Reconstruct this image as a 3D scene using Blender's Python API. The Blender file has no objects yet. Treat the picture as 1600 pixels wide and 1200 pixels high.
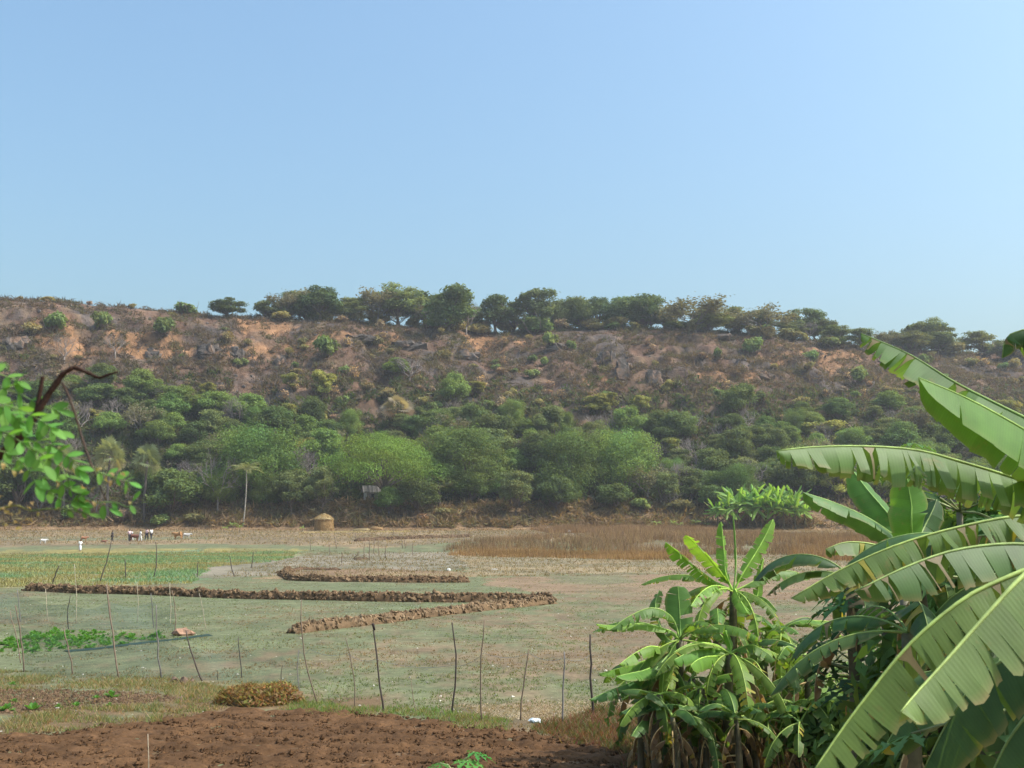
import bpy, bmesh, math, random
import numpy as np
from mathutils import Vector, Matrix

R = math.radians
scene = bpy.context.scene
col = scene.collection

# ------------------------------------------------------------------ camera, sky, sun, exposure
F = 1716.0            # focal length in pixels of a 1600 x 1200 frame
HORIZON = 824.0
CAM_H = 4.0
PITCH = math.atan((HORIZON - 600.0) / F)
cam_data = bpy.data.cameras.new('camera')
cam = bpy.data.objects.new('camera', cam_data)
col.objects.link(cam)
cam.location = (0, 0, CAM_H)
cam.rotation_euler = (R(90) + PITCH, 0, 0)
cam_data.sensor_width = 36.0
cam_data.lens = 36.0 * F / 1600.0
cam_data.clip_start = 0.05
cam_data.clip_end = 6000
cam_data.dof.use_dof = True
cam_data.dof.focus_distance = 30.0
cam_data.dof.aperture_fstop = 7.5
scene.camera = cam

SUN_EL, SUN_AZ = R(52), R(97)          # azimuth measured from +Y (view direction) towards +X
world = bpy.data.worlds.new('World')
scene.world = world
world.use_nodes = True
wn = world.node_tree
sky = wn.nodes.new('ShaderNodeTexSky')
sky.sky_type = 'NISHITA'
sky.sun_disc = False
sky.sun_elevation = SUN_EL
sky.sun_rotation = SUN_AZ
sky.altitude = 0
sky.air_density = 1.5
sky.dust_density = 5.5
sky.ozone_density = 6.0
bg = wn.nodes['Background']
bg.inputs['Strength'].default_value = 0.15
wb = wn.nodes.new('ShaderNodeVectorMath'); wb.operation = 'MULTIPLY'      # the photograph's white balance: a slightly greener blue
wb.inputs[1].default_value = (0.97, 1.06, 1.02)
wn.links.new(sky.outputs['Color'], wb.inputs[0])
wn.links.new(wb.outputs[0], bg.inputs['Color'])

sun_data = bpy.data.lights.new('sun', 'SUN')
sun_data.energy = 3.05
sun_data.angle = R(0.6)
sun_data.color = (1.0, 0.945, 0.86)
sun = bpy.data.objects.new('sun', sun_data)
col.objects.link(sun)
sd = Vector((math.sin(SUN_AZ) * math.cos(SUN_EL), math.cos(SUN_AZ) * math.cos(SUN_EL), math.sin(SUN_EL)))
sun.rotation_euler = sd.to_track_quat('Z', 'Y').to_euler()
sun.location = (30, 0, 60)

scene.view_settings.view_transform = 'Standard'
scene.view_settings.look = 'None'
scene.view_settings.exposure = 0.68
scene.view_settings.gamma = 1.0
scene.render.engine = 'CYCLES'
scene.cycles.use_denoising = True
scene.cycles.max_bounces = 6
scene.cycles.transparent_max_bounces = 12
scene.cycles.volume_bounces = 0
scene.cycles.use_adaptive_sampling = True
scene.cycles.adaptive_threshold = 0.02

# ------------------------------------------------------------------ numpy helpers
def _hash(i, j, seed):
    with np.errstate(over='ignore'):
        n = (i.astype(np.int64) * 374761393 + j.astype(np.int64) * 668265263 + seed * 1442695041) & 0xFFFFFFFF
        n = ((n ^ (n >> 13)) * 1274126177) & 0xFFFFFFFF
        n = (n ^ (n >> 16)) & 0xFFFFFFFF
    return n.astype(np.float64) / 4294967295.0

def vnoise(x, y, seed=0):
    x = np.asarray(x, float); y = np.asarray(y, float)
    xi = np.floor(x); yi = np.floor(y)
    fx = x - xi; fy = y - yi
    fx = fx * fx * (3 - 2 * fx); fy = fy * fy * (3 - 2 * fy)
    a = _hash(xi, yi, seed); b = _hash(xi + 1, yi, seed)
    c = _hash(xi, yi + 1, seed); d = _hash(xi + 1, yi + 1, seed)
    return (a * (1 - fx) + b * fx) * (1 - fy) + (c * (1 - fx) + d * fx) * fy

def fbm(x, y, octaves=4, seed=0):
    """about 0..1, mean 0.5"""
    s = 0.0; a = 0.5; t = 0.0; f = 1.0
    for o in range(octaves):
        s = s + a * vnoise(np.asarray(x) * f + 17.3 * o, np.asarray(y) * f - 9.1 * o, seed + o)
        t += a; a *= 0.5; f *= 2.03
    return s / t

def sstep(a, b, x):
    t = np.clip((np.asarray(x, float) - a) / (b - a), 0, 1)
    return t * t * (3 - 2 * t)

def norm(v):
    v = np.asarray(v, float)
    return v / np.maximum(np.linalg.norm(v, axis=-1, keepdims=True), 1e-9)

# ------------------------------------------------------------------ terrain shape
CREST_PX = [(-400, 440), (0, 464), (100, 470), (200, 479), (330, 492), (470, 497), (560, 501), (700, 513), (770, 520),
            (860, 514), (1000, 511), (1100, 516), (1200, 523), (1300, 536), (1400, 548), (1600, 556), (2000, 570)]
PLATEAU = 80.0
_cx, _cy = [], []
for px, py in CREST_PX:
    Y = (PLATEAU - CAM_H) * F / (HORIZON - py)
    _cx.append((px - 800) / F * Y); _cy.append(Y)

def hz(x, y):
    x = np.asarray(x, float); y = np.asarray(y, float)
    z = np.interp(y, [0, 150, 165, 180, 200, 262], [0, 0, 0.3, 1.3, 2.0, 3.3])
    z = z + (fbm(x / 9.0, y / 9.0, 3, 5) - 0.5) * 0.16 * sstep(5, 30, y)
    # hill
    foot = 266 + 14 * (fbm(x / 45.0, x * 0 + 3.3, 2, 11) - 0.5)
    bank = sstep(0, 14, y - foot)
    yc = np.interp(x, _cx, _cy)
    t = np.clip((y - foot - 8) / np.maximum(yc - foot - 8, 20), 0, 1)
    s = np.interp(t, [0, 0.12, 0.43, 0.62, 0.76, 0.9, 1.0], [0, 0.08, 0.44, 0.68, 0.85, 0.955, 1.0])
    hill = bank * 3.5 + s * (PLATEAU - 6.8)
    body = sstep(0.02, 0.2, t) * (1 - sstep(0.8, 1.0, t))
    gul = np.abs(fbm(x / 26.0 + 0.15 * y / 26.0, y / 110.0, 3, 21) - 0.5) * 2
    hill = hill + body * (-5.0 * (1 - gul) ** 3 + 1.5)
    hill = hill + (sstep(0.05, 0.3, t)) * (1 - 0.75 * sstep(0.85, 1.0, t)) * ((fbm(x / 11.0, y / 11.0, 4, 31) - 0.5) * 5.0 + (fbm(x / 3.1, y / 3.1, 3, 33) - 0.5) * 1.7)
    # ledges of bare rock on the upper slope
    led = sstep(0.52, 0.62, fbm(x / 38.0, y / 60.0, 3, 41)) * sstep(0.38, 0.5, t) * (1 - sstep(0.82, 0.95, t))
    q = 6.0
    zz = hill / q
    step = (np.floor(zz) + sstep(0.25, 0.55, zz - np.floor(zz))) * q
    hill = hill * (1 - 0.4 * led) + step * 0.4 * led
    beyond = np.clip(y - yc, 0, None)
    hill = hill + np.minimum(beyond, 60) * 0.012 - np.clip(beyond - 30, 0, None) * 0.02
    on = sstep(-4, 2, y - foot)
    return z + on * hill

def hill_t(x, y):
    foot = 266 + 14 * (fbm(x / 45.0, x * 0 + 3.3, 2, 11) - 0.5)
    yc = np.interp(x, _cx, _cy)
    return (y - foot - 8) / np.maximum(yc - foot - 8, 20)

# ------------------------------------------------------------------ picture -> place
_ct, _st = math.cos(PITCH), math.sin(PITCH)
def ray(px, py):
    cx = (px - 800.0) / F; cy = (600.0 - py) / F
    return np.array([cx, _ct - cy * _st, _st + cy * _ct])
def at(px, py, Y):
    d = ray(px, py)
    return np.array([0, 0, CAM_H]) + d * (Y / d[1])
_YS = np.concatenate([np.arange(3, 60, 0.05), np.arange(60, 560, 0.2)])
def gnd(px, py):
    d = ray(px, py)
    xs = d[0] / d[1] * _YS; zs = CAM_H + d[2] / d[1] * _YS
    g = hz(xs, _YS)
    hit = np.nonzero(zs <= g)[0]
    if len(hit) == 0:
        k = int(np.argmax((g - CAM_H) / _YS))
    else:
        k = int(hit[0])
    return np.array([xs[k], _YS[k], float(g[k])])
def proj(P):
    P = np.asarray(P, float); d = P - np.array([0, 0, CAM_H])
    f = d[..., 1] * _ct + d[..., 2] * _st
    u = -d[..., 1] * _st + d[..., 2] * _ct
    return 800 + F * d[..., 0] / f, 600 - F * u / f

# ------------------------------------------------------------------ mesh builder
def as_tint(t, n):
    t = np.asarray(t, float)
    if t.ndim == 1: t = np.tile(t, (n, 1))
    if t.shape[1] == 3: t = np.hstack([t, np.ones((n, 1))])
    return t

class MB:
    def __init__(s): s.V = []; s.Fq = []; s.Ft = []; s.T = []; s.n = 0; s.Mq = []; s.Mt = []
    def add(s, V, Fc, tint, m=0):
        V = np.asarray(V, float).reshape(-1, 3); Fc = np.asarray(Fc, np.int64)
        s.V.append(V); s.T.append(as_tint(tint, len(V)))
        if len(Fc):
            if Fc.shape[1] == 4: s.Fq.append(Fc + s.n); s.Mq.append(np.full(len(Fc), m))
            else: s.Ft.append(Fc + s.n); s.Mt.append(np.full(len(Fc), m))
        s.n += len(V)
    def tube(s, P, rad, sides=6, tint=(.2, .2, .2), m=0, cap=True):
        P = np.asarray(P, float); k = len(P)
        rad = np.broadcast_to(np.asarray(rad, float), (k,))
        T = np.gradient(P, axis=0); T = norm(T)
        ref = np.array([0, 0, 1.0]) if abs(T[:, 2]).mean() < 0.85 else np.array([1.0, 0.2, 0])
        A = norm(np.cross(T, ref)); B = np.cross(T, A)
        ang = np.arange(sides) * 2 * math.pi / sides
        ring = P[:, None] + rad[:, None, None] * (A[:, None] * np.cos(ang)[None, :, None] + B[:, None] * np.sin(ang)[None, :, None])
        V = ring.reshape(-1, 3)
        i = np.arange(k - 1)[:, None] * sides; j = np.arange(sides)[None]
        jn = (j + 1) % sides
        Fq = np.stack([i + j, i + jn, i + sides + jn, i + sides + j], -1).reshape(-1, 4)
        tt = np.asarray(tint, float)
        if tt.ndim == 2 and len(tt) == k: tt = np.repeat(tt, sides, 0)
        if cap:
            V = np.vstack([V, P[:1], P[-1:]])
            if tt.ndim == 2: tt = np.vstack([tt, tt[:1], tt[-1:]])
            a = k * sides; j = np.arange(sides); jn = (j + 1) % sides
            Ft = np.vstack([np.stack([np.full(sides, a), jn, j], -1),
                            np.stack([np.full(sides, a + 1), (k - 1) * sides + j, (k - 1) * sides + jn], -1)])
            base = s.n
            s.add(V, Fq, tt, m)
            s.Ft.append(Ft + base); s.Mt.append(np.full(len(Ft), m))
        else:
            s.add(V, Fq, tt, m)
    def mesh(s, name, mats, smooth=True):
        me = bpy.data.meshes.new(name)
        V = np.vstack(s.V); T = np.vstack(s.T)
        fq = np.vstack(s.Fq) if s.Fq else np.zeros((0, 4), np.int64)
        ft = np.vstack(s.Ft) if s.Ft else np.zeros((0, 3), np.int64)
        me.vertices.add(len(V)); me.vertices.foreach_set('co', V.astype(np.float32).ravel())
        nl = fq.size + ft.size; npoly = len(fq) + len(ft)
        me.loops.add(nl); me.polygons.add(npoly)
        me.loops.foreach_set('vertex_index', np.concatenate([fq.ravel(), ft.ravel()]).astype(np.int32))
        st = np.concatenate([np.arange(len(fq)) * 4, fq.size + np.arange(len(ft)) * 3]).astype(np.int32)
        me.polygons.foreach_set('loop_start', st)
        mi = np.concatenate([np.concatenate(s.Mq) if s.Mq else np.zeros(0), np.concatenate(s.Mt) if s.Mt else np.zeros(0)]).astype(np.int32)
        for m in (mats if isinstance(mats, (list, tuple)) else [mats]): me.materials.append(m)
        me.polygons.foreach_set('material_index', mi)
        me.polygons.foreach_set('use_smooth', np.full(npoly, bool(smooth)))
        me.update(calc_edges=True)
        at_ = me.attributes.new('tint', 'FLOAT_COLOR', 'POINT')
        at_.data.foreach_set('color', T.astype(np.float32).ravel())
        return me
    def build(s, name, mats, parent=None, smooth=True):
        return link(name, s.mesh(name, mats, smooth), parent)

def link(name, data, parent=None):
    o = bpy.data.objects.new(name, data); col.objects.link(o)
    if parent is not None: o.parent = parent
    return o
def tag(o, label, cat, group=None, kind=None):
    o['label'] = label
    if cat: o['category'] = cat
    if group: o['group'] = group
    if kind: o['kind'] = kind
    return o
def thing(name, label, cat, loc=(0, 0, 0), group=None, rz=0.0):
    o = bpy.data.objects.new(name, None); col.objects.link(o)
    o.empty_display_size = 0.2
    o.location = [float(v) for v in loc]; o.rotation_euler = (0, 0, rz)
    return tag(o, label, cat, group)
def structure(o): o['kind'] = 'structure'; return o
def copy_tree(src, loc, rz, scale, label, cat, group, rx=0.0):
    r = src.copy(); col.objects.link(r)
    r.location = [float(v) for v in loc]; r.rotation_euler = (rx, 0, rz); r.scale = scale
    for ch in src.children:
        c = ch.copy(); col.objects.link(c); c.parent = r
        for g in ch.children:
            d = g.copy(); col.objects.link(d); d.parent = c
    return tag(r, label, cat, group)

# ------------------------------------------------------------------ materials
def new_mat(name):
    m = bpy.data.materials.new(name); m.use_nodes = True
    nt = m.node_tree; nt.nodes.clear()
    out = nt.nodes.new('ShaderNodeOutputMaterial')
    return m, nt, out
def N(nt, t, **kw):
    n = nt.nodes.new(t)
    for k, v in kw.items():
        if k in n.inputs: n.inputs[k].default_value = v
        else: setattr(n, k, v)
    return n
def mathn(nt, op, a, b=None):
    n = nt.nodes.new('ShaderNodeMath'); n.operation = op
    for i, v in enumerate((a, b)):
        if v is None: continue
        if isinstance(v, (int, float)): n.inputs[i].default_value = v
        else: nt.links.new(v, n.inputs[i])
    return n.outputs[0]

def tint_source(nt, lo=0.75, hi=1.25, scales=(0.6, 7.0), rnd=0.0, hue=0.0, detail=5):
    a = N(nt, 'ShaderNodeAttribute', attribute_name='tint')
    c = a.outputs['Color']
    tc = N(nt, 'ShaderNodeTexCoord')
    geo = N(nt, 'ShaderNodeNewGeometry')
    for sc in scales:
        no = N(nt, 'ShaderNodeTexNoise', Scale=sc, Detail=detail, Roughness=0.6)
        nt.links.new(tc.outputs['Object'], no.inputs['Vector'])
        mr = N(nt, 'ShaderNodeMapRange'); mr.inputs[1].default_value = 0.3; mr.inputs[2].default_value = 0.7
        mr.inputs[3].default_value = lo; mr.inputs[4].default_value = hi
        nt.links.new(no.outputs[0], mr.inputs[0])
        vm = N(nt, 'ShaderNodeVectorMath', operation='SCALE')
        nt.links.new(c, vm.inputs[0]); nt.links.new(mr.outputs[0], vm.inputs['Scale'])
        c = vm.outputs[0]
    if rnd or hue:
        oi = N(nt, 'ShaderNodeObjectInfo')
        hs = N(nt, 'ShaderNodeHueSaturation')
        nt.links.new(c, hs.inputs['Color'])
        h = mathn(nt, 'ADD', mathn(nt, 'MULTIPLY', oi.outputs['Random'], hue), 0.5 - hue * .6)
        nt.links.new(h, hs.inputs['Hue'])
        fr = mathn(nt, 'FRACT', mathn(nt, 'MULTIPLY', oi.outputs['Random'], 17.31))
        v = mathn(nt, 'ADD', mathn(nt, 'MULTIPLY', fr, rnd), 1.0 - rnd / 2)
        nt.links.new(v, hs.inputs['Value'])
        c = hs.outputs[0]
    return c, a, tc

def mat_solid(name, lo=.75, hi=1.25, scales=(1.0, 12.0), rough=0.9, bump=0.4, bscale=20.0, bdist=0.02, rnd=0.0, hue=0.0, spec=0.2):
    m, nt, out = new_mat(name)
    c, a, tc = tint_source(nt, lo, hi, scales, rnd, hue)
    p = N(nt, 'ShaderNodeBsdfPrincipled', Roughness=rough)
    p.inputs['Specular IOR Level'].default_value = spec
    nt.links.new(c, p.inputs['Base Color'])
    if bump:
        no = N(nt, 'ShaderNodeTexNoise', Scale=bscale, Detail=6, Roughness=0.65)
        nt.links.new(tc.outputs['Object'], no.inputs['Vector'])
        b = N(nt, 'ShaderNodeBump', Strength=bump, Distance=bdist)
        nt.links.new(no.outputs[0], b.inputs['Height']); nt.links.new(b.outputs[0], p.inputs['Normal'])
    nt.links.new(p.outputs[0], out.inputs['Surface'])
    return m

def mat_leaf(name, trans=0.35, rough=0.5, spec=0.35, rnd=0.35, hue=0.03, gain=1.6, vein=0.0, scales=(), spots=0.0):
    m, nt, out = new_mat(name)
    c, a, tc = tint_source(nt, .8, 1.2, scales, rnd, hue)
    p = N(nt, 'ShaderNodeBsdfPrincipled', Roughness=rough)
    p.inputs['Specular IOR Level'].default_value = spec
    tr = N(nt, 'ShaderNodeBsdfTranslucent')
    vm = N(nt, 'ShaderNodeVectorMath', operation='MULTIPLY'); vm.inputs[1].default_value = (gain * 1.15, gain, gain * 0.45)
    if vein:
        w = mathn(nt, 'SINE', mathn(nt, 'MULTIPLY', a.outputs['Alpha'], 2 * math.pi / vein))
        k = mathn(nt, 'ADD', mathn(nt, 'MULTIPLY', w, 0.03), 1.0)
        w2 = mathn(nt, 'SINE', mathn(nt, 'MULTIPLY', a.outputs['Alpha'], 2 * math.pi / (vein * 5.3)))
        k = mathn(nt, 'ADD', mathn(nt, 'MULTIPLY', w2, 0.025), k)
        vs = N(nt, 'ShaderNodeVectorMath', operation='SCALE')
        nt.links.new(c, vs.inputs[0]); nt.links.new(k, vs.inputs['Scale']); c = vs.outputs[0]
        b = N(nt, 'ShaderNodeBump', Strength=0.05, Distance=0.004)
        nt.links.new(w, b.inputs['Height']); nt.links.new(b.outputs[0], p.inputs['Normal'])
    if spots:   # dry blotches and specks of the leaf itself
        for sc, lo_, hi_, k_ in ((7.0, .60, .70, spots), (60.0, .66, .72, spots * .8)):
            no = N(nt, 'ShaderNodeTexNoise', Scale=sc, Detail=6, Roughness=.7); nt.links.new(tc.outputs['Object'], no.inputs['Vector'])
            mr = N(nt, 'ShaderNodeMapRange'); mr.inputs[1].default_value = lo_; mr.inputs[2].default_value = hi_; mr.inputs[4].default_value = k_
            nt.links.new(no.outputs[0], mr.inputs[0]); mc = N(nt, 'ShaderNodeMix'); mc.data_type = 'RGBA'
            nt.links.new(mr.outputs[0], mc.inputs[0]); nt.links.new(c, mc.inputs[6]); mc.inputs[7].default_value = (.24, .19, .07, 1); c = mc.outputs[2]
    nt.links.new(c, p.inputs['Base Color']); nt.links.new(c, vm.inputs[0]); nt.links.new(vm.outputs[0], tr.inputs['Color'])
    mx = N(nt, 'ShaderNodeMixShader'); mx.inputs[0].default_value = trans
    nt.links.new(p.outputs[0], mx.inputs[1]); nt.links.new(tr.outputs[0], mx.inputs[2])
    nt.links.new(mx.outputs[0], out.inputs['Surface'])
    return m

M_GROUND = mat_solid('field_soil', .72, 1.28, (0.35, 2.5, 14.0), 0.95, 0.6, 6.0, 0.05)
M_HILL = mat_solid('hill_soil', .68, 1.32, (0.12, 0.6), 0.95, 0.9, 0.9, 0.8)
M_SOIL = mat_solid('ploughed_soil', .7, 1.3, (1.2, 9.0), 0.97, 0.8, 16.0, 0.03, spec=0.1)
M_ROCK = mat_solid('rock', .65, 1.35, (0.25, 1.2), 0.85, 0.8, 1.2, 0.5)
M_BARK = mat_solid('bark', .75, 1.25, (2.0,), 0.9, 0.5, 8.0, 0.03, rnd=.3)
M_FOL = mat_leaf('tree_foliage', 0.32, 0.75, 0.12, 0.5, 0.035, 1.5)
M_DRY = mat_leaf('dry_plants', 0.4, 0.8, 0.1, 0.2, 0.02, 1.2)
M_GRASS = mat_leaf('grass_blades', 0.45, 0.7, 0.2, 0.0, 0.0, 1.3)
M_BAN = mat_leaf('banana_leaf', 0.40, 0.5, 0.3, 0.12, 0.01, 1.7, vein=0.019, spots=.5, scales=(3.0,))
M_BANF = mat_leaf('banana_leaf_distant', 0.42, 0.48, 0.3, 0.15, 0.01, 1.7, vein=0.03)
M_PITH = mat_solid('banana_stem', .75, 1.25, (3.0, 14.0), 0.6, 0.3, 25.0, 0.01, spec=.35)
M_STAKE = mat_solid('weathered_wood', .7, 1.3, (6.0,), 0.9, 0.5, 30.0, 0.01, rnd=.4)
M_STRAW = mat_leaf('straw', 0.4, 0.8, 0.15, 0.0, 0.0, 1.1)
M_CLOTH = mat_solid('cloth', .92, 1.08, (6.0,), 0.9, 0.2, 30.0, 0.01, spec=.1)
M_SKIN = mat_solid('skin', .95, 1.05, (6.0,), 0.6, 0.0, spec=.3)
M_HIDE = mat_solid('cow_hide', .85, 1.15, (2.0, 9.0), 0.8, 0.0, spec=.2)

# ------------------------------------------------------------------ ground colours
def in_poly(x, y, poly):
    inside = np.zeros(np.shape(x), bool); n = len(poly)
    for i in range(n):
        x0, y0 = poly[i][0], poly[i][1]; x1, y1 = poly[(i + 1) % n][0], poly[(i + 1) % n][1]
        if y0 == y1: continue
        c = ((y0 > y) != (y1 > y)) & (x < (x1 - x0) * (y - y0) / (y1 - y0) + x0)
        inside ^= c
    return inside
def gpoly(pts): return [gnd(*p) for p in pts]

ZONES = [  # (outline in the photograph, laid on the ground; colour of that plot; second colour; patch size; strength)
    ([(-400, 862), (330, 850), (600, 856), (760, 846), (1500, 846), (2000, 832), (2000, 826), (-400, 826)], (.25, .18, .105), (.18, .135, .08), 9, 1),
    ([(-400, 872), (120, 866), (240, 861), (330, 861), (480, 861), (470, 868), (440, 876), (330, 886), (300, 912), (-400, 924)], (.15, .21, .11), (.23, .21, .10), 7, 1),
    ([(-400, 866), (120, 859), (240, 857), (480, 859), (480, 862), (240, 862), (120, 867), (-400, 874)], (.27, .22, .075), (.2, .18, .07), 8, .9),
    ([(-400, 840), (330, 838), (330, 843), (-400, 846)], (.13, .15, .085), (.2, .17, .1), 7, .7),
    ([(330, 880), (480, 868), (640, 862), (730, 862), (745, 882), (700, 895), (440, 898), (300, 905)], (.24, .205, .15), (.17, .15, .10), 5, 1),
    ([(700, 862), (1080, 862), (1090, 875), (900, 883), (740, 886)], (.22, .18, .115), (.27, .2, .115), 6, .9),
    ([(740, 884), (900, 881), (1300, 868), (1500, 872), (1500, 888), (1100, 893), (740, 900)], (.27, .205, .118), (.2, .165, .1), 6, 1),
    ([(730, 912), (800, 902), (1100, 897), (1500, 905), (1500, 945), (1090, 935), (880, 930)], (.23, .155, .095), (.17, .155, .088), 6, .95),
    ([(400, 905), (470, 893), (560, 888), (740, 893), (740, 904), (470, 903)], (.20, .125, .07), (.26, .18, .1), 4, .9),
]
ZW = [(gpoly(z[0]),) + z[1:] for z in ZONES]

def field_tint(x, y):
    x = np.asarray(x, float); y = np.asarray(y, float)
    n1 = fbm(x / 5.0, y / 7.0, 4, 61)[..., None]; n2 = fbm(x / .55, y / .8, 4, 62)[..., None]
    left = sstep(2, -10, x - (y - 40) * 0.15)[..., None]
    green = np.array([.138, .15, .077]); brown = np.array([.195, .137, .083])
    k = np.clip(sstep(.3, .7, n1 * .45 + n2 * .55 + 0.05 * (1 - left) - 0.16 * left), 0, 1)
    c = green * (1 - k) + brown * k
    wx = x + (fbm(x / 4.0, y / 4.0, 3, 71) - .5) * 5; wy = y + (fbm(x / 4.0, y / 4.0, 3, 72) - .5) * 7
    for poly, a, b, size, st in ZW:
        inside = in_poly(wx, wy, poly)[..., None]
        kk = sstep(.4, .62, fbm(x / size, y / size / 1.4, 4, 80))[..., None]
        zc = np.array(a) * (1 - kk) + np.array(b) * kk
        c = np.where(inside, c * (1 - st) + zc * st, c)
    c = c * .9
    far = sstep(255, 268, y)[..., None]
    c = c * (1 - far) + np.array([.24, .15, .085]) * far
    # bare strip in front of the fence and the near ground
    near = sstep(1.7, 0, y - np.where(x < -3, 26.5, 22.5))[..., None] * sstep(.35, .6, n2 + .12)
    c = c * (1 - .8 * near) + np.array([.13, .075, .038]) * .8 * near
    return c

OCHRE = [(345, 545, 8, 4), (395, 548, 9, 4), (500, 528, 12, 5), (420, 505, 14, 4), (600, 535, 12, 4), (935, 598, 7, 4), (1140, 600, 14, 4),
         (1212, 565, 8, 6), (1090, 520, 14, 3), (260, 545, 12, 4), (200, 535, 9, 5), (100, 530, 12, 4), (1290, 560, 16, 4), (760, 545, 16, 5)]
OC = [(gnd(a, b), r, v) for a, b, r, v in OCHRE]
def hill_tint(x, y):
    t = hill_t(x, y)
    n1 = fbm(x / 22.0, y / 18.0, 4, 91)[..., None]; n2 = fbm(x / 4.0, y / 4.0, 4, 92)[..., None]; n3 = fbm(x / 9.0, y / 9.0, 4, 93)[..., None]
    red = np.array([.138, .08, .054]); grey = np.array([.1, .078, .068]); straw = np.array([.175, .118, .07]); ol = np.array([.105, .10, .045])
    k = sstep(.42, .62, n3); c = red * (1 - k) + grey * k
    k = sstep(.5, .72, n2) * .7; c = c * (1 - k) + straw * k
    k = (sstep(.55, .3, t))[..., None] * .75; c = c * (1 - k) + ol * k
    k = sstep(.6, .72, n1) * .5; c = c * (1 - k) + np.array([.175, .098, .058]) * k
    for p, r, v in OC:
        d = np.sqrt(((x - p[0]) / r) ** 2 + ((y - p[1]) / (r * .8)) ** 2) + (n2[..., 0] - .5) * 1.4
        k = (sstep(1.0, .5, d) * .85)[..., None]; c = c * (1 - k) + np.array([.31, .165, .08]) * k
    c = c * (.62 + .5 * fbm(x / 2.6, y / 2.6, 3, 95))[..., None]
    foot = sstep(.1, .0, t)[..., None]
    c = c * (1 - foot) + np.array([.24, .155, .085]) * foot
    return c

# ------------------------------------------------------------------ ground sheet and hill
az = np.concatenate([np.linspace(-179.9, -36, 50), np.linspace(-33, 33, 540), np.linspace(36, 179.9, 50)])
rr = np.concatenate([np.linspace(0.6, 14, 14), np.geomspace(14.5, 60, 90), np.geomspace(60.8, 262, 110)[0:],
                     np.arange(263, 500, 1.15), np.geomspace(502, 4200, 36)])
A, D = np.meshgrid(np.radians(az), rr)
# rows follow lines of equal Y in front of the camera, circles behind it
c = np.cos(A)
GX = np.where(c > .55, D * np.tan(np.clip(A, -1, 1)), D * np.sin(A) / np.maximum(.55, c * 0 + .55))
GY = np.where(c > .55, D, D * c / .55)
GZ = hz(GX, GY)
CT = np.where((GY > 262)[..., None], hill_tint(GX, GY), field_tint(GX, GY))
nr, nc = GX.shape
ii, jj = np.meshgrid(np.arange(nr - 1), np.arange(nc - 1), indexing='ij')
idx = (ii * nc + jj)
quads = np.stack([idx, idx + 1, idx + nc + 1, idx + nc], -1).reshape(-1, 4)
GV = np.stack([GX, GY, GZ], -1).reshape(-1, 3); GT = CT.reshape(-1, 3)
row = quads[:, 0] // nc
split_row = int(np.searchsorted(rr, 262.5))
def sub_mesh(sel, name, mat):
    q = quads[sel]; u, inv = np.unique(q, return_inverse=True)
    b = MB(); b.add(GV[u], inv.reshape(-1, 4), GT[u]); return structure(b.build(name, mat))
ground = sub_mesh(row < split_row, 'ground', M_GROUND)
hill = sub_mesh(row >= split_row, 'hill', M_HILL)

_plain = {}
def mat_plain(c, rough=.85):
    key = tuple(round(v, 3) for v in c)
    if key not in _plain:
        m, nt, out = new_mat('cloth_or_hide'); p = N(nt, 'ShaderNodeBsdfPrincipled', Roughness=rough)
        tc = N(nt, 'ShaderNodeTexCoord'); no = N(nt, 'ShaderNodeTexNoise', Scale=5.0, Detail=3); nt.links.new(tc.outputs['Object'], no.inputs['Vector'])
        hs = N(nt, 'ShaderNodeHueSaturation'); hs.inputs['Color'].default_value = (*c, 1)
        nt.links.new(mathn(nt, 'ADD', mathn(nt, 'MULTIPLY', no.outputs[0], .4), .8), hs.inputs['Value']); nt.links.new(hs.outputs[0], p.inputs['Base Color']); nt.links.new(p.outputs[0], out.inputs['Surface'])
        _plain[key] = m
    return _plain[key]
# ------------------------------------------------------------------ tree builders
def leaf_quads(b, P, Nrm, size, tint, rng, aspect=1.7, m=0):
    """one small bent leaf spray (a quad) at every point"""
    n = len(P)
    ref = rng.normal(size=(n, 3)); A = norm(np.cross(Nrm, ref)); B = np.cross(Nrm, A)
    s = size * rng.uniform(.6, 1.4, (n, 1))
    a = A * s * aspect * .5; c = B * s * .5
    V = np.stack([P - a, P + c * .9 + Nrm * s * .08, P + a, P - c * .9 + Nrm * s * .08], 1).reshape(-1, 3)
    Fq = np.arange(n * 4).reshape(-1, 4)
    b.add(V, Fq, np.repeat(as_tint(tint, n), 4, 0), m)

def crown_leaves(b, clumps, n, size, color, rng, var=.35, up=.35, m=0, aspect=1.7, shell=.55):
    C = np.array([c[0] for c in clumps]); Rd = np.array([c[1] for c in clumps])
    w = np.prod(Rd, 1) ** .66; w = w / w.sum()
    k = rng.choice(len(clumps), n, p=w)
    d = norm(rng.normal(size=(n, 3)) + np.array([0, 0, up]))
    rad = shell + (1 - shell) * rng.random((n, 1)) ** .6
    rad = rad * (1 + .18 * rng.normal(size=(n, 1)))
    P = C[k] + d * Rd[k] * rad
    nn = norm(d * .9 + rng.normal(size=(n, 3)) * .6 + np.array([0, 0, .35]))
    cv = 1 + var * (rng.random((len(clumps), 1)) - .5)
    hv = 1 + np.array([.3, .0, -.2]) * (rng.random((len(clumps), 1)) - .45) * var * 1.6
    t = 2.1 * np.array(color) * np.array([1.08, 1.0, .9]) * cv[k] * hv[k] * (1 + .5 * (rng.random((n, 1)) - .5))
    leaf_quads(b, P, nn, size, t, rng, aspect, m)

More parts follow.
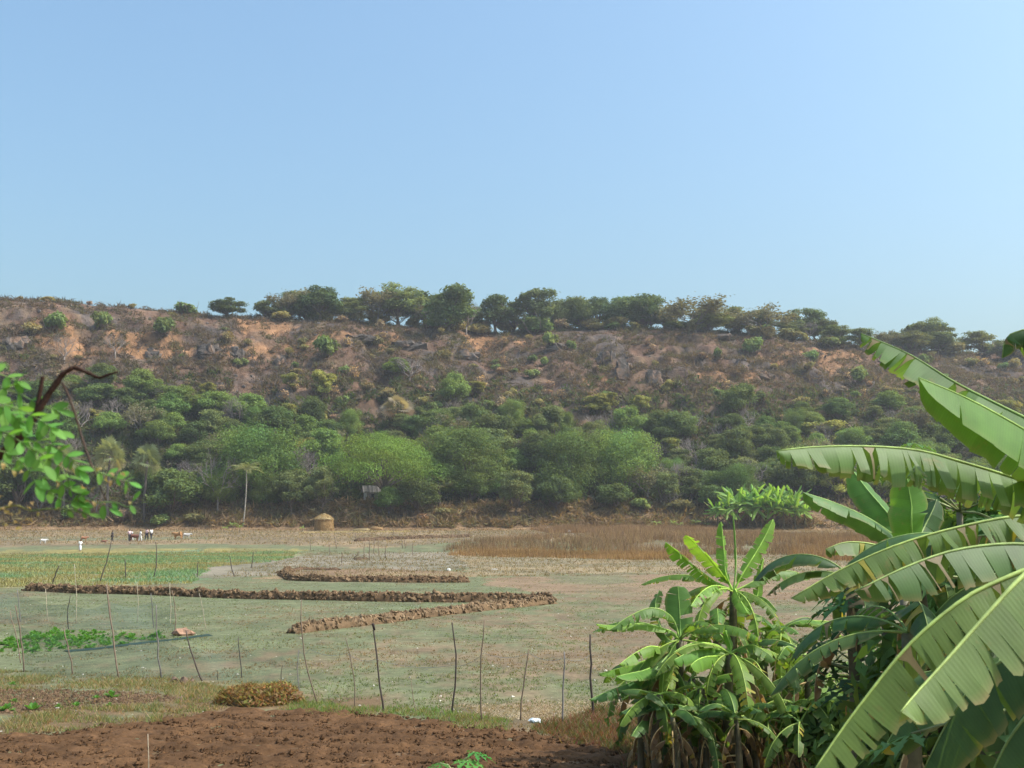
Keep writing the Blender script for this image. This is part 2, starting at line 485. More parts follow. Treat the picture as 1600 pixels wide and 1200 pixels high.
def limb(b, p0, p1, r0, r1, rng, tint, sag=0.12, k=6, sides=5):
    p0 = np.array(p0, float); p1 = np.array(p1, float)
    t = np.linspace(0, 1, k)[:, None]
    L = np.linalg.norm(p1 - p0)
    w = rng.normal(size=(1, 3)) * L * sag
    P = p0 + (p1 - p0) * t + w * np.sin(math.pi * t) + np.array([0, 0, L * .1]) * np.sin(math.pi * t)
    b.tube(P, r0 + (r1 - r0) * t[:, 0], sides, tint)
    return P

def twigs(b, p, d, L, r, depth, rng, tint, spread=.55, kids=3, minr=.012, upw=.25):
    d = norm(d); q = p + d * L + rng.normal(size=3) * L * .08
    mid = (p + q) / 2 + rng.normal(size=3) * L * .07
    b.tube([p, mid, q], [r, r * .85, max(r * .62, minr)], 4 if depth > 1 else 3, tint, cap=False)
    if depth <= 0: return [q]
    tips = []
    for i in range(kids):
        nd = norm(d + rng.normal(size=3) * spread + np.array([0, 0, upw]))
        st = p + (q - p) * rng.uniform(.55, 1.0) if i else q
        tips += twigs(b, st, nd, L * rng.uniform(.6, .85), max(r * .58, minr), depth - 1, rng, tint, spread, kids, minr, upw)
    return tips

PROTO = {}
def make_tree(kind, seed, h=10.0, w=9.0, trunk=.3, color=(.05, .09, .025), nleaf=6000, leaf=.32, nclump=26, shape='round',
              bark=(.16, .12, .09), flat=.7, var=.35, clr=.3, shell=.55):
    rng = np.random.default_rng(seed)
    root = thing('tree', 'tree', 'tree')
    tb = MB(); cb = MB()
    clumps = []
    zc0 = h * clr
    for i in range(nclump):
        a = i * 2.39996 + rng.uniform(-.4, .4); f = math.sqrt((i + .5) / nclump)
        if shape == 'round':
            u = rng.uniform(-.55, 1.0); rr_ = math.sqrt(max(0.05, 1 - abs(u) ** 2.2)) * (.35 + .55 * f)
            z = zc0 + (h - zc0) * (.42 + .42 * u); rad = rr_ * w * .44
            cr = w * rng.uniform(.13, .21)
        elif shape == 'umbrella':
            rad = f * w * .42; z = h * (.90 - .42 * (f ** 2.2)) - rng.uniform(0, h * .22)
            cr = w * rng.uniform(.10, .16)
        else:  # loose
            u = rng.uniform(-.7, 1); rad = rng.uniform(.15, 1) * w * .40 * math.sqrt(max(.1, 1 - .6 * u * u)); z = zc0 + (h - zc0) * (.45 + .42 * u)
            cr = w * rng.uniform(.09, .19)
        clumps.append((np.array([math.cos(a) * rad, math.sin(a) * rad, z]), np.array([cr, cr, cr * flat])))
    if shape == 'round': clumps.append((np.array([0, 0, zc0 + (h - zc0) * .5]), np.array([w * .3, w * .3, (h - zc0) * .36])))
    crown_leaves(cb, clumps, nleaf, leaf, color, rng, var, shell=shell)
    lean = rng.normal(size=2) * w * .04
    fork = np.array([lean[0], lean[1], h * clr * rng.uniform(.75, 1.0)])
    tb.tube([(0, 0, -.6), (0, 0, .1), fork * .5 + rng.normal(size=3) * .1, fork], [trunk * 1.5, trunk * 1.15, trunk * .95, trunk * .8], 8, bark)
    order = rng.permutation(len(clumps))[:min(len(clumps), 16)]
    for k in order:
        c, r = clumps[k]
        limb(tb, fork - np.array([0, 0, rng.uniform(0, .25) * fork[2]]), c - np.array([0, 0, r[2] * .2]), trunk * .45, .03, rng, bark)
    tb.build('trunk', M_BARK, root); cb.build('crown', M_FOL, root)
    PROTO.setdefault(kind, []).append((root, h, w)); return root

def make_bare(kind, seed, h=9.0, w=8.0, bark=(.24, .2, .18), leafy=0, lcol=(.17, .16, .09), depth=5):
    rng = np.random.default_rng(seed)
    root = thing('bare_tree', 'tree', 'tree')
    tb = MB(); tips = []
    tb.tube([(0, 0, -.6), (.05, 0, .4), (.1, .05, h * .22)], [.28, .2, .16], 6, bark)
    for i in range(4):
        a = i * 1.6 + rng.uniform(-.4, .4)
        tips += twigs(tb, np.array([.1, .05, h * .2]), np.array([math.cos(a) * .75, math.sin(a) * .75, .9]), h * .25, .12, depth - 1, rng, bark, .5, 3, .016)
    tb.build('trunk', M_BARK, root)
    if leafy:
        cb = MB(); T = np.array(tips); k = rng.integers(0, len(T), leafy)
        P = T[k] + rng.normal(size=(leafy, 3)) * .45
        t = np.array(lcol) * rng.uniform(.7, 1.3, (leafy, 1))
        leaf_quads(cb, P, norm(rng.normal(size=(leafy, 3))), .28, t, rng)
        cb.build('crown', M_FOL, root)
    T = np.array(tips)
    PROTO.setdefault(kind, []).append((root, T[:, 2].max(), 2 * np.percentile(np.hypot(T[:, 0], T[:, 1]), 92))); return root

def make_shrub(kind, seed, color, nleaf=1100, leaf=.26, h=2.6, w=3.4, nclump=9, dry=0, bark=(.2, .16, .13), var=.4):
    rng = np.random.default_rng(seed)
    b = MB(); clumps = []
    for i in range(nclump):
        a = rng.uniform(0, 6.28); rad = rng.uniform(0, .36) * w; cr = w * rng.uniform(.14, .26)
        clumps.append((np.array([math.cos(a) * rad, math.sin(a) * rad, h * rng.uniform(.3, .72)]), np.array([cr, cr, cr * .8])))
    if nleaf: crown_leaves(b, clumps, nleaf, leaf, color, rng, var)
    for i in range(8 if not dry else 22):
        a = rng.uniform(0, 6.28); s = rng.uniform(.25, .5) * w; z = h * rng.uniform(.55, 1.0)
        p1 = np.array([math.cos(a) * s, math.sin(a) * s, z])
        limb(b, (0, 0, -.2), p1, .05, .015, rng, bark, k=4, sides=3)
        if dry:
            for j in range(5):
                q = p1 * rng.uniform(.4, .9); limb(b, q, q + rng.normal(size=3) * np.array([.5, .5, .35]) + np.array([0, 0, .3]), .022, .01, rng, bark, k=3, sides=3)
    o = b.build('shrub', M_FOL); tag(o, 'shrub', 'shrub')
    PROTO.setdefault(kind, []).append((o, h, w)); return o

def fan_palm(kind, seed, h=11.0, leafr=1.9, n=34, color=(.17, .2, .1), trunkc=(.12, .1, .085), dry=False):
    rng = np.random.default_rng(seed)
    root = thing('palm_tree', 'palm', 'palm tree')
    tb = MB(); zz = np.linspace(-.5, h - leafr * 1.2, 9)
    P = np.stack([np.sin(zz * .3) * .12, np.cos(zz * .25) * .1, zz], -1)
    tb.tube(P, np.linspace(.3, .2, 9) * (1 + .06 * rng.normal(size=9)), 8, trunkc); tb.build('trunk', M_BARK, root)
    top = P[-1]; cb = MB()
    for i in range(n):
        el = math.asin(np.clip(1 - 1.55 * (i + .5) / n, -1, 1)); a = i * 2.4 + rng.uniform(-.2, .2)
        d = np.array([math.cos(a) * math.cos(el), math.sin(a) * math.cos(el), math.sin(el)])
        pet = top + d * leafr * rng.uniform(.75, 1.0) + np.array([0, 0, -.12 if el < 0 else 0])
        cb.tube([top, (top + pet) / 2 + np.array([0, 0, .06]), pet], [.035, .028, .02], 4, (.16, .17, .07))
        nrm = norm(np.cross(d, rng.normal(size=3))); side = np.cross(d, nrm)
        cc = np.array(color) * rng.uniform(.7, 1.35) * (np.array([1.3, 1.05, .9]) if el < -.3 else 1)
        m = 15
        for j in range(m):
            t = (j / (m - 1) - .5) * R(250)
            dd = d * math.cos(t) + side * math.sin(t)
            pp = np.cross(dd, nrm)
            L = leafr * rng.uniform(.62, .8); tip = pet + dd * L + np.array([0, 0, -.18 * L]) + nrm * rng.normal() * .05
            V = np.array([pet, pet + dd * L * .55 + pp * .085 + nrm * .02, tip, pet + dd * L * .55 - pp * .085 + nrm * .02])
            cb.add(V, [[0, 1, 2, 3]], cc)
    cb.build('crown', M_FOL, root)
    PROTO.setdefault(kind, []).append((root, h, leafr * 3.4)); return root

def feather_palm(kind, seed, h=13.5, fl=3.6, n=20, color=(.24, .27, .12), trunkc=(.3, .27, .225)):
    rng = np.random.default_rng(seed)
    root = thing('palm_tree', 'palm', 'palm tree')
    tb = MB(); zz = np.linspace(-.5, h - 1.3, 10)
    P = np.stack([np.sin(zz * .18) * .35, 0 * zz, zz], -1)
    tb.tube(P, np.linspace(.14, .09, 10), 8, trunkc); tb.build('trunk', M_BARK, root)
    top = P[-1]; cb = MB()
    for i in range(n):
        a = i * 2.4; e0 = R(rng.uniform(25, 85)); k = 9
        d = np.array([math.cos(a), math.sin(a), 0]); pts = [top]
        e = e0
        for s in range(k):
            pts.append(pts[-1] + (d * math.cos(e) + np.array([0, 0, math.sin(e)])) * fl / k); e -= R(rng.uniform(9, 14))
        pts = np.array(pts); cb.tube(pts, np.linspace(.035, .008, len(pts)), 4, (.2, .2, .09))
        T = norm(np.gradient(pts, axis=0)); S = norm(np.cross(T, [0, 0, 1.0]))
        cc = np.array(color) * rng.uniform(.75, 1.25)
        for s in range(1, len(pts)):
            for u in (0, .5):
                p = pts[s - 1] * (1 - u) + pts[s] * u
                for sg in (-1, 1):
                    L = .95 * math.sin(math.pi * (.15 + .8 * s / len(pts)))
                    tip = p + S[s] * sg * L * .75 + T[s] * L * .5 + np.array([0, 0, -.35 * L])
                    mid = (p + tip) / 2
                    cb.add([p, mid + T[s] * .045, tip, mid - T[s] * .045], [[0, 1, 2, 3]], cc)
    cb.build('crown', M_FOL, root)
    PROTO.setdefault(kind, []).append((root, h, fl * 1.6)); return root

# kinds of trees: two or three of each, copies share their meshes
for s in (1, 2, 3): make_tree('dark', s, 10, 9, .28, (.05, .077, .027), 9000, .27, 26, 'round', flat=.75, clr=.2)
for s in (4, 5): make_tree('green', s, 9, 9, .25, (.066, .104, .03), 8500, .27, 24, 'round', flat=.7, clr=.18)
for s in (6, 7, 8): make_tree('olive', s, 9, 9.5, .24, (.072, .096, .04), 6500, .26, 30, 'loose', flat=.6, clr=.22, shell=.3)
for s in (9, 10): make_tree('lime', s, 8, 8, .2, (.118, .135, .04), 5000, .28, 24, 'loose', flat=.6, clr=.2, shell=.4)
for s in (11, 12): make_tree('ridge', s, 10, 11, .3, (.05, .075, .03), 7500, .34, 34, 'round' if s == 11 else 'loose', flat=.75, clr=.16)
make_tree('umbrella', 61, 10, 11, .3, (.045, .068, .028), 6500, .34, 34, 'umbrella', flat=.75, clr=.26)
for s in (62, 63): make_tree('grove', s, 10, 14, .34, (.06, .098, .028), 22000, .18, 64, 'loose', flat=.7, clr=.04, shell=.4, var=.5)
for s in (13, 14): make_tree('ridgeround', s, 9, 9, .28, (.052, .075, .032), 5200, .32, 22, 'loose', flat=.8, clr=.26, shell=.5)
make_tree('spread', 15, 11.5, 22, .42, (.082, .138, .028), 26000, .17, 44, 'umbrella', flat=.42, clr=.3, bark=(.13, .1, .08), var=.55, shell=.7)
for s in (17, 18, 19): make_bare('bare', s)
for s in (20, 21): make_bare('sparse', s, leafy=1800, bark=(.22, .19, .16))
make_shrub('shrubg', 31, (.062, .095, .034)); make_shrub('shrubg', 32, (.07, .1, .035))
make_shrub('shrubo', 33, (.11, .108, .05)); make_shrub('shrubo', 34, (.125, .115, .055), nleaf=800)
make_shrub('shrubd', 35, (.18, .14, .09), nleaf=160, dry=1); make_shrub('shrubd', 36, (.15, .12, .085), nleaf=260, dry=1, bark=(.19, .15, .135))
make_shrub('shrubl', 37, (.13, .135, .05)); 
fan_palm('fan', 41); fan_palm('fan', 42, n=30)
fan_palm('fandry', 43, h=5.0, leafr=1.5, n=30, color=(.3, .26, .18))
feather_palm('feather', 44)
PROTO_ROOTS = [r for v in PROTO.values() for r, _, _ in v]
USED = set()

LANDMARK = [(-999, 135, 'behind the near twig'), (135, 330, 'above the people'), (330, 470, 'above the slender palm'),
            (470, 680, 'above the haystack'), (680, 860, 'above the soil banks'), (860, 1060, 'above the brown grass'),
            (1060, 1290, 'above the banana grove'), (1290, 1400, 'above the long leaf'), (1400, 9999, 'behind the raised leaves')]
def where(px):
    for a, b, s in LANDMARK:
        if a <= px < b: return s
LOOK = {'dark': 'dense dark green tree', 'green': 'rounded mid green tree', 'olive': 'loose olive green tree', 'lime': 'pale yellow green tree',
        'ridge': 'broad dark tree', 'umbrella': 'flat topped dark tree', 'grove': 'broad dense tree', 'ridgeround': 'bushy dark tree', 'bare': 'leafless grey tree', 'sparse': 'thinly leaved grey tree',
        'shrubg': 'small green shrub', 'shrubo': 'olive shrub', 'shrubd': 'leafless brown shrub', 'shrubl': 'yellow green shrub', 'spread': 'wide spreading tree',
        'fan': 'fan palm', 'fandry': 'dry pale fan palm', 'feather': 'slender palm'}
rngP = np.random.default_rng(77)
def put(kind, P, w=None, h=None, label=None, band='on the hillside', variant=None, group=None, px=None, cat=None, rz=None, size=''):
    lst = PROTO[kind]; r, h0, w0 = lst[int(rngP.integers(len(lst))) if variant is None else variant]
    sx = (w / w0) if w else rngP.uniform(.8, 1.2); sz = (h / h0) if h else sx * rngP.uniform(.85, 1.15)
    if px is None: px = float(proj(np.array(P))[0])
    if label is None:
        label = f'{size}{LOOK[kind]} {band} {where(px)}'; group = label + ' set'
    cat = cat or r['category']
    rz = rngP.uniform(0, 6.28) if rz is None else rz
    P = (P[0], P[1], P[2] - .05)
    if r.name not in USED:
        USED.add(r.name); r.location = [float(v) for v in P]; r.rotation_euler = (0, 0, rz); r.scale = (sx, sx, sz); return tag(r, label, cat, group)
    return copy_tree(r, P, rz, (sx, sx, sz), label, cat, group)
def put_px(kind, px, py, wpx=None, hpx=None, dY=0.0, **kw):
    """stand a plant on the ground seen at (px, py); wpx, hpx: its size in the photograph"""
    P = gnd(px, py)
    if dY:
        y = P[1] + dY; x = P[0] * y / P[1]; P = np.array([x, y, float(hz(x, y))])
    k = P[1] / F
    return put(kind, P, wpx * k if wpx else None, hpx * k if hpx else None, px=px, **kw)

# ------------------------------------------------------------------ trees on the ridge (base x, base y, width, height)
RIDGE = [
    ('shrubg', 290, 492, 38, 17, 'low rounded bush alone on the bare ridge, leftmost'), ('ridgeround', 352, 494, 50, 28, 'small round dark tree on the ridge, second from the bare left end'),
    ('ridgeround', 414, 495, 36, 27, 'small dark tree on the ridge just left of the tall umbrella tree'), ('sparse', 445, 497, 38, 38, 'thin grey-green tree touching the tall umbrella tree on the ridge'),
    ('umbrella', 498, 500, 62, 55, 'dark umbrella crowned tree, tallest at the left of the ridge row'), ('olive', 552, 502, 50, 38, None), ('sparse', 590, 505, 55, 50, None),
    ('olive', 622, 506, 80, 64, 'tall feathery tree, highest point of the ridge tree line'), ('ridgeround', 662, 508, 62, 52, None), ('ridge', 705, 518, 82, 70, 'tall crowned tree in the ridge row beside a pale leafless one'),
    ('bare', 728, 522, 50, 55, 'pale leafless tree among the green ridge trees'), ('ridgeround', 775, 520, 62, 56, None), ('olive', 800, 520, 50, 45, None), ('ridgeround', 838, 516, 62, 64, None),
    ('shrubg', 833, 522, 45, 30, None), ('ridge', 876, 507, 40, 48, 'slim dark tree on the ridge with sky between its stems'), ('ridge', 905, 507, 52, 52, None), ('umbrella', 934, 507, 42, 50, 'forked tree with sky showing through its limbs on the ridge'),
    ('ridge', 972, 508, 60, 48, None), ('dark', 1004, 508, 62, 58, 'dense dark tree, last tall one before the pale ridge trees'), ('olive', 1040, 510, 45, 34, None), ('sparse', 1085, 518, 84, 56, 'wide pale tree with visible branches on the ridge'),
    ('olive', 1110, 520, 60, 34, None), ('olive', 1150, 521, 50, 28, None), ('sparse', 1192, 524, 80, 50, 'pale thin crowned tree on the ridge before it dips right'), ('olive', 1235, 527, 55, 28, None), ('bare', 1265, 530, 32, 32, None),
    ('olive', 1305, 538, 48, 32, None), ('olive', 1345, 546, 52, 38, None), ('olive', 1422, 553, 62, 36, None), ('ridgeround', 1466, 555, 55, 36, None), ('bare', 1458, 553, 25, 45, None), ('olive', 1526, 556, 66, 42, None), ('olive', 1580, 560, 60, 34, None),
    ('sparse', 1385, 549, 40, 30, None), ('shrubo', 30, 465, 12, 6, None), ('shrubo', 72, 469, 22, 6, None), ('shrubd', 140, 474, 14, 6, None), ('shrubo', 205, 482, 14, 6, None)]
for kind, px, py, w, h, lab in RIDGE:
    put_px(kind, px, py + 3, w * (1.28 if w > 30 else 1), (h + 4) * (1.0 if px < 1050 else .9), label=lab, band='in the ridge row', dY=2.0, group='trees along the ridge' if lab else None)
for i in range(30):
    px = rngP.uniform(440, 1640); py = np.interp(px, [420, 560, 700, 770, 860, 1000, 1100, 1300, 1600], [500, 503, 516, 522, 516, 514, 519, 540, 562])
    w = rngP.uniform(45, 80); put_px(['ridgeround', 'olive', 'sparse', 'ridge'][int(rngP.choice(4, p=[.35, .4, .15, .1]))], px, py + 3, w, w * rngP.uniform(.5, .75), dY=rngP.uniform(8, 18), band='behind the ridge row')
for i in range(70):
    px = rngP.uniform(420, 1600); py = np.interp(px, [420, 560, 700, 770, 860, 1000, 1100, 1300, 1600], [500, 503, 516, 522, 516, 514, 519, 540, 562])
    put_px(['shrubg', 'shrubo', 'shrubd'][int(rngP.choice(3, p=[.35, .45, .2]))], px, py + rngP.uniform(-1, 3), rngP.uniform(22, 46), rngP.uniform(12, 26), dY=rngP.uniform(-2, 10), band='under the ridge trees')

# ------------------------------------------------------------------ marked trees of the slope and its foot
SLOPE = [
    ('shrubg', 255, 525, 46, 32, 'dark green bush high on the slope beside the sheer rock face'), ('shrubg', 160, 515, 34, 36, None), ('shrubg', 80, 520, 40, 36, None), ('shrubo', 48, 528, 40, 26, None),
    ('shrubg', 508, 560, 42, 40, 'green bush high on the slope, above the yellow-green tree'), ('lime', 504, 628, 44, 52, 'rounded yellow-green tree standing out midway up the brown slope'),
    ('lime', 455, 612, 34, 30, None), ('dark', 490, 672, 40, 58, None), ('green', 620, 590, 44, 32, None), ('shrubo', 590, 545, 24, 22, None),
    ('green', 710, 640, 48, 60, None), ('lime', 745, 620, 34, 26, None), ('shrubg', 860, 545, 26, 30, None), ('shrubg', 890, 548, 20, 18, None), ('shrubg', 1180, 555, 40, 30, None), ('shrubg', 1340, 600, 40, 30, None),
    ('shrubg', 1270, 570, 36, 24, None), ('lime', 940, 655, 70, 44, 'broad pale yellow-green thicket tree midway up the slope'), ('lime', 1000, 650, 40, 34, None), ('shrubl', 1045, 615, 30, 22, None), ('lime', 1290, 700, 80, 44, 'wide pale yellow-green tree above the long banana leaf'),
    ('dark', 1155, 655, 60, 60, None), ('dark', 1060, 700, 60, 62, None), ('green', 980, 690, 60, 56, None), ('dark', 940, 720, 60, 50, None), ('dark', 1030, 690, 44, 50, None), ('dark', 1170, 705, 60, 44, None), ('dark', 1310, 660, 48, 40, None), ('green', 1390, 650, 50, 40, None), ('dark', 1430, 680, 56, 46, None),
    ('dark', 150, 640, 70, 44, None), ('dark', 200, 645, 60, 40, None), ('green', 280, 650, 70, 50, None), ('green', 335, 660, 70, 50, None), ('green', 390, 665, 60, 52, None), ('dark', 430, 690, 56, 60, None), ('green', 240, 625, 46, 34, None), ('lime', 110, 615, 40, 20, None),
    ('dark', 680, 700, 70, 60, None), ('dark', 740, 690, 60, 60, None), ('dark', 770, 720, 80, 80, None), ('dark', 650, 685, 50, 40, None), ('green', 830, 740, 40, 70, None), ('olive', 860, 700, 60, 70, None),
    ('dark', 60, 640, 70, 50, None), ('olive', 20, 640, 60, 40, None), ('sparse', 220, 690, 60, 60, None), ('bare', 180, 560, 40, 40, None), ('bare', 640, 600, 60, 44, None), ('bare', 100, 570, 50, 50, None)]
for kind, px, py, w, h, lab in SLOPE:
    put_px(kind, px, py, w, h, label=lab, band='midway up the slope', group='trees and bushes on the slope' if lab else None)
FOOT = [  # nearer row, standing on the bank at the foot of the hill
    ('spread', 0, 598, 792, 200, 128, 'wide bright green spreading tree behind the haystack, largest crown at the hill foot'),
    ('grove', 1, 725, 795, 160, 112, 'broad olive spreading tree right of the largest bright green one'),
    ('grove', 0, 400, 800, 160, 118, 'broad dark green tree right behind the slender palm'), ('grove', 1, 890, 795, 140, 105, 'broad dark tree over a shaded hollow, left one of two'),
    ('grove', 0, 975, 792, 130, 108, 'broad dark tree over a shaded hollow, right one of two'), ('olive', 1, 805, 806, 70, 74, 'rounded grey-green bushy tree at the field edge'),
    ('green', 0, 608, 806, 46, 46, 'small bright green leafy tree under the wide spreading tree'), ('dark', 0, 655, 805, 64, 66, None), ('dark', 1, 270, 812, 90, 80, 'dense dark low tree right of the group of people'),
    ('dark', 2, 230, 795, 60, 70, None), ('dark', 1, 870, 802, 60, 60, None), ('dark', 2, 960, 800, 60, 48, None), ('olive', 0, 500, 802, 60, 74, None), ('olive', 2, 455, 804, 70, 66, None),
    ('bare', 0, 475, 770, 50, 66, 'pale bare tree left of the wide spreading tree'), ('bare', 1, 340, 800, 70, 100, 'bare grey tree with spread limbs left of the slender palm'), ('bare', 2, 1105, 760, 60, 60, 'bare pale tree at the foot of the slope above the far banana grove'),
    ('olive', 1, 1040, 795, 60, 60, None), ('olive', 0, 1080, 790, 60, 60, None), ('dark', 0, 1180, 770, 60, 50, None), ('olive', 1, 1150, 790, 70, 50, None), ('olive', 2, 1230, 780, 70, 60, None), ('dark', 1, 1330, 770, 70, 60, None),
    ('green', 1, 1400, 770, 70, 60, None), ('olive', 0, 1470, 770, 70, 60, None), ('dark', 2, 1540, 770, 70, 60, None), ('olive', 1, 1600, 770, 70, 60, None), ('green', 0, 330, 790, 60, 60, None),
    ('dark', 0, 20, 800, 90, 90, None), ('dark', 1, 80, 795, 80, 90, None), ('olive', 2, 140, 790, 60, 60, None), ('bare', 1, 150, 806, 40, 60, None), ('bare', 0, 60, 812, 30, 50, None), ('shrubd', 0, 130, 815, 40, 24, None), ('shrubd', 1, 190, 818, 40, 26, None), ('shrubo', 0, 215, 815, 34, 26, None), ('shrubg', 0, 105, 812, 34, 26, None),
    ('shrubo', 0, 700, 806, 34, 14, None), ('shrubd', 1, 740, 806, 30, 12, None), ('shrubg', 1, 1000, 798, 40, 22, None), ('shrubo', 1, 1060, 802, 40, 22, None), ('shrubd', 0, 660, 812, 30, 10, None), ('shrubo', 0, 310, 818, 40, 18, None), ('shrubg', 0, 250, 822, 36, 20, None)]
for kind, var, px, py, w, h, lab in FOOT:
    put_px(kind, px, py, w, h, label=lab, band='at the hill foot', dY=9.0 if kind == 'grove' else 0.0, variant=var % len(PROTO[kind]), group='trees at the foot of the hill' if lab else None)
for px, py, hp, v, lab in [(168, 800, 128, 0, 'fan palm with rounded head, left of the tallest-headed one'), (226, 806, 122, 1, 'fan palm with dark trunk, right of its twin fan palm'), (98, 800, 115, 0, 'fan palm half hidden behind the near leafy twig'), (686, 790, 52, 1, 'small fan palm between the two broad spreading trees')]:
    put_px('fan', px, py, 56, hp, variant=v, label=lab, group='fan palms', dY=-3)
put_px('fandry', 622, 668, 62, 48, label='pale dried fan palm midway up the slope', group='fan palms')
put_px('feather', 380, 812, 52, 96, dY=-4, label='slender palm with pale straight trunk and small feathery head', rz=0.3)

# ------------------------------------------------------------------ the rest of the slope's trees and bushes
FOREST_TOP = [(-200, 605), (60, 600), (260, 600), (420, 605), (470, 640), (560, 672), (620, 672), (660, 625), (760, 640), (850, 660), (1000, 655), (1100, 640), (1250, 650), (1400, 640), (1600, 650), (1900, 660)]
cnt = 0
pts_done = []
while cnt < 320:
    y = rngP.uniform(280, 378); x = rngP.uniform(-.62, .62) * y; P = np.array([x, y, float(hz(x, y))])
    px, py = proj(P)
    if px < -150 or px > 1750: continue
    top = np.interp(px, [p[0] for p in FOREST_TOP], [p[1] for p in FOREST_TOP])
    if py < top + 8 + 26 * (rngP.random() ** 2): continue
    if any((x - a) ** 2 + (y - b) ** 2 < 16 for a, b in pts_done): continue
    if abs(px - 598) < 95 and py > 740: continue
    if 120 < px < 270 and py > 715 or 345 < px < 415 and py > 745: continue
    pts_done.append((x, y)); cnt += 1
    up = sstep(top + 100, top, py)
    nn = float(fbm(x / 22, y / 22, 3, 123))
    pr = np.array([.25 + .5 * (nn - .4), .22, .2 + .3 * (.6 - nn), .07, .17, .09]); pr = np.clip(pr, .02, None); pr /= pr.sum()
    kind = ['dark', 'green', 'olive', 'lime', 'bare', 'sparse'][int(rngP.choice(6, p=pr))]
    if kind in ('dark', 'olive') and rngP.random() < .3: kind = 'grove'
    w = rngP.uniform(6.5, 13) * (1 - .3 * up)
    put(kind, P, w, w * rngP.uniform(.75, 1.1), band=('low on the slope' if py > top + 95 else 'partway up'), px=float(px), size=('large ' if w > 10 else 'small ' if w < 7.5 else ''))
cnt = 0
while cnt < 185:
    y = rngP.uniform(300, 470); x = rngP.uniform(-.55, .55) * y
    t = float(hill_t(np.array([x]), np.array([y]))[0])
    if t > .97: continue
    P = np.array([x, y, float(hz(x, y))]); px, py = proj(P)
    top = np.interp(px, [p[0] for p in FOREST_TOP], [p[1] for p in FOREST_TOP])
    if px < -100 or px > 1700 or py > top + 25: continue
    dens = sstep(470, 640, py) * .9 + .1
    if px < 420 or px > 1180: dens = max(dens, .4)
    if rngP.random() > dens: continue
    cnt += 1
    kind = ['shrubg', 'shrubo', 'shrubd', 'shrubl'][int(rngP.choice(4, p=[.22, .34, .38, .06]))]
    w = rngP.uniform(2.6, 6.0)
    put(kind, P, w, w * rngP.uniform(.55, .95), band=('high on the slope' if py < 565 else 'on the middle slope'), px=float(px), size=('low ' if w < 3.8 else ''))
for r in PROTO_ROOTS:
    if r.name not in USED:
        for ch in list(r.children): bpy.data.objects.remove(ch)
        bpy.data.objects.remove(r)

# ------------------------------------------------------------------ scrub, dry grass and stones on the slope
def tri_tufts(b, P, rng, n, hgt, wid, spread, tint, lean=.5):
    """n upright narrow blades at every point"""
    m = len(P); Pn = np.repeat(P, n, 0); k = m * n
    hh = np.repeat(np.broadcast_to(hgt, (m,)), n)[:, None] * rng.uniform(.5, 1.15, (k, 1))
    sp = np.repeat(np.broadcast_to(spread, (m,)), n)[:, None]
    a = rng.uniform(0, 6.283, (k, 1)); base = Pn + np.hstack([np.cos(a), np.sin(a), a * 0]) * sp * rng.random((k, 1))
    b2 = rng.uniform(0, 6.283, (k, 1)); tip = base + np.hstack([np.cos(b2) * lean * hh, np.sin(b2) * lean * hh, hh])
    c = rng.uniform(0, 3.1416, (k, 1)); s = np.hstack([np.cos(c), np.sin(c), c * 0]) * np.repeat(np.broadcast_to(wid, (m,)), n)[:, None] * .5
    base = base - np.array([0, 0, .02])
    V = np.stack([base - s, base + s, tip], 1).reshape(-1, 3)
    t = np.repeat(as_tint(tint, m), n, 0); t[:, :3] *= rng.uniform(.7, 1.3, (k, 1))
    b.add(V, np.arange(k * 3).reshape(-1, 3), np.repeat(t, 3, 0))

def pick(rng, n, palette, probs=None):
    p = np.array(palette, float); return p[rng.choice(len(p), n, p=probs)]
rg = np.random.default_rng(5)
n = 44000
y = rg.uniform(268, 480, n); x = rg.uniform(-.58, .58, n) * y
t = hill_t(x, y); ok = (t > -.03) & (t < 1.08)
x, y, t = x[ok], y[ok], t[ok]
clump = fbm(x / 7, y / 7, 3, 55) + .14 * sstep(.75, .35, t)
ok = clump > .40; x, y, t = x[ok], y[ok], t[ok]; P = np.stack([x, y, hz(x, y)], -1); m = len(P)
pal = pick(rg, m, [(.15, .12, .105), (.165, .12, .092), (.14, .13, .06), (.19, .135, .08), (.13, .098, .085), (.12, .135, .05)], [.26, .2, .22, .1, .12, .1])
zone = np.clip((fbm(x / 15, y / 12, 3, 301) - .3) / .4, 0, .999)
pal = pal * .45 + .55 * np.array([(.14, .112, .1), (.165, .112, .08), (.13, .118, .06), (.145, .102, .08)])[(zone * 4).astype(int)]
pal = np.where(((t > .94) & (rg.random(m) < .75) & (x > -80))[:, None], pick(rg, m, [(.085, .11, .045), (.12, .12, .06), (.15, .13, .08)]), pal)
pal = np.where((t < .07)[:, None], pick(rg, m, [(.26, .18, .1), (.22, .15, .09), (.2, .17, .08)]), pal)
low = (sstep(.62, .38, t) > rg.random(m) * .9) & (t > .07)
pal = np.where(low[:, None], pick(rg, m, [(.085, .118, .042), (.075, .1, .036), (.125, .125, .06), (.11, .135, .05), (.15, .125, .095)], [.22, .2, .26, .1, .22]), pal)
b = MB(); nb = 17; k = m * nb
sz = np.repeat(rg.uniform(.6, 2.0, m) * (.6 + .4 * sstep(1.0, .5, t)) * np.where(low, 1.5, np.where(t > .94, 1.9, 1.4)), nb)[:, None]
d = norm(rg.normal(size=(k, 3)) + np.array([0, 0, .5])); d[:, 2] = np.abs(d[:, 2])
Q = np.repeat(P, nb, 0) + d * sz * rg.uniform(.35, 1.0, (k, 1)) * np.array([1, 1, .95])
ax = norm(d + rg.normal(size=(k, 3)) * .5); sd_ = norm(np.cross(ax, rg.normal(size=(k, 3))))
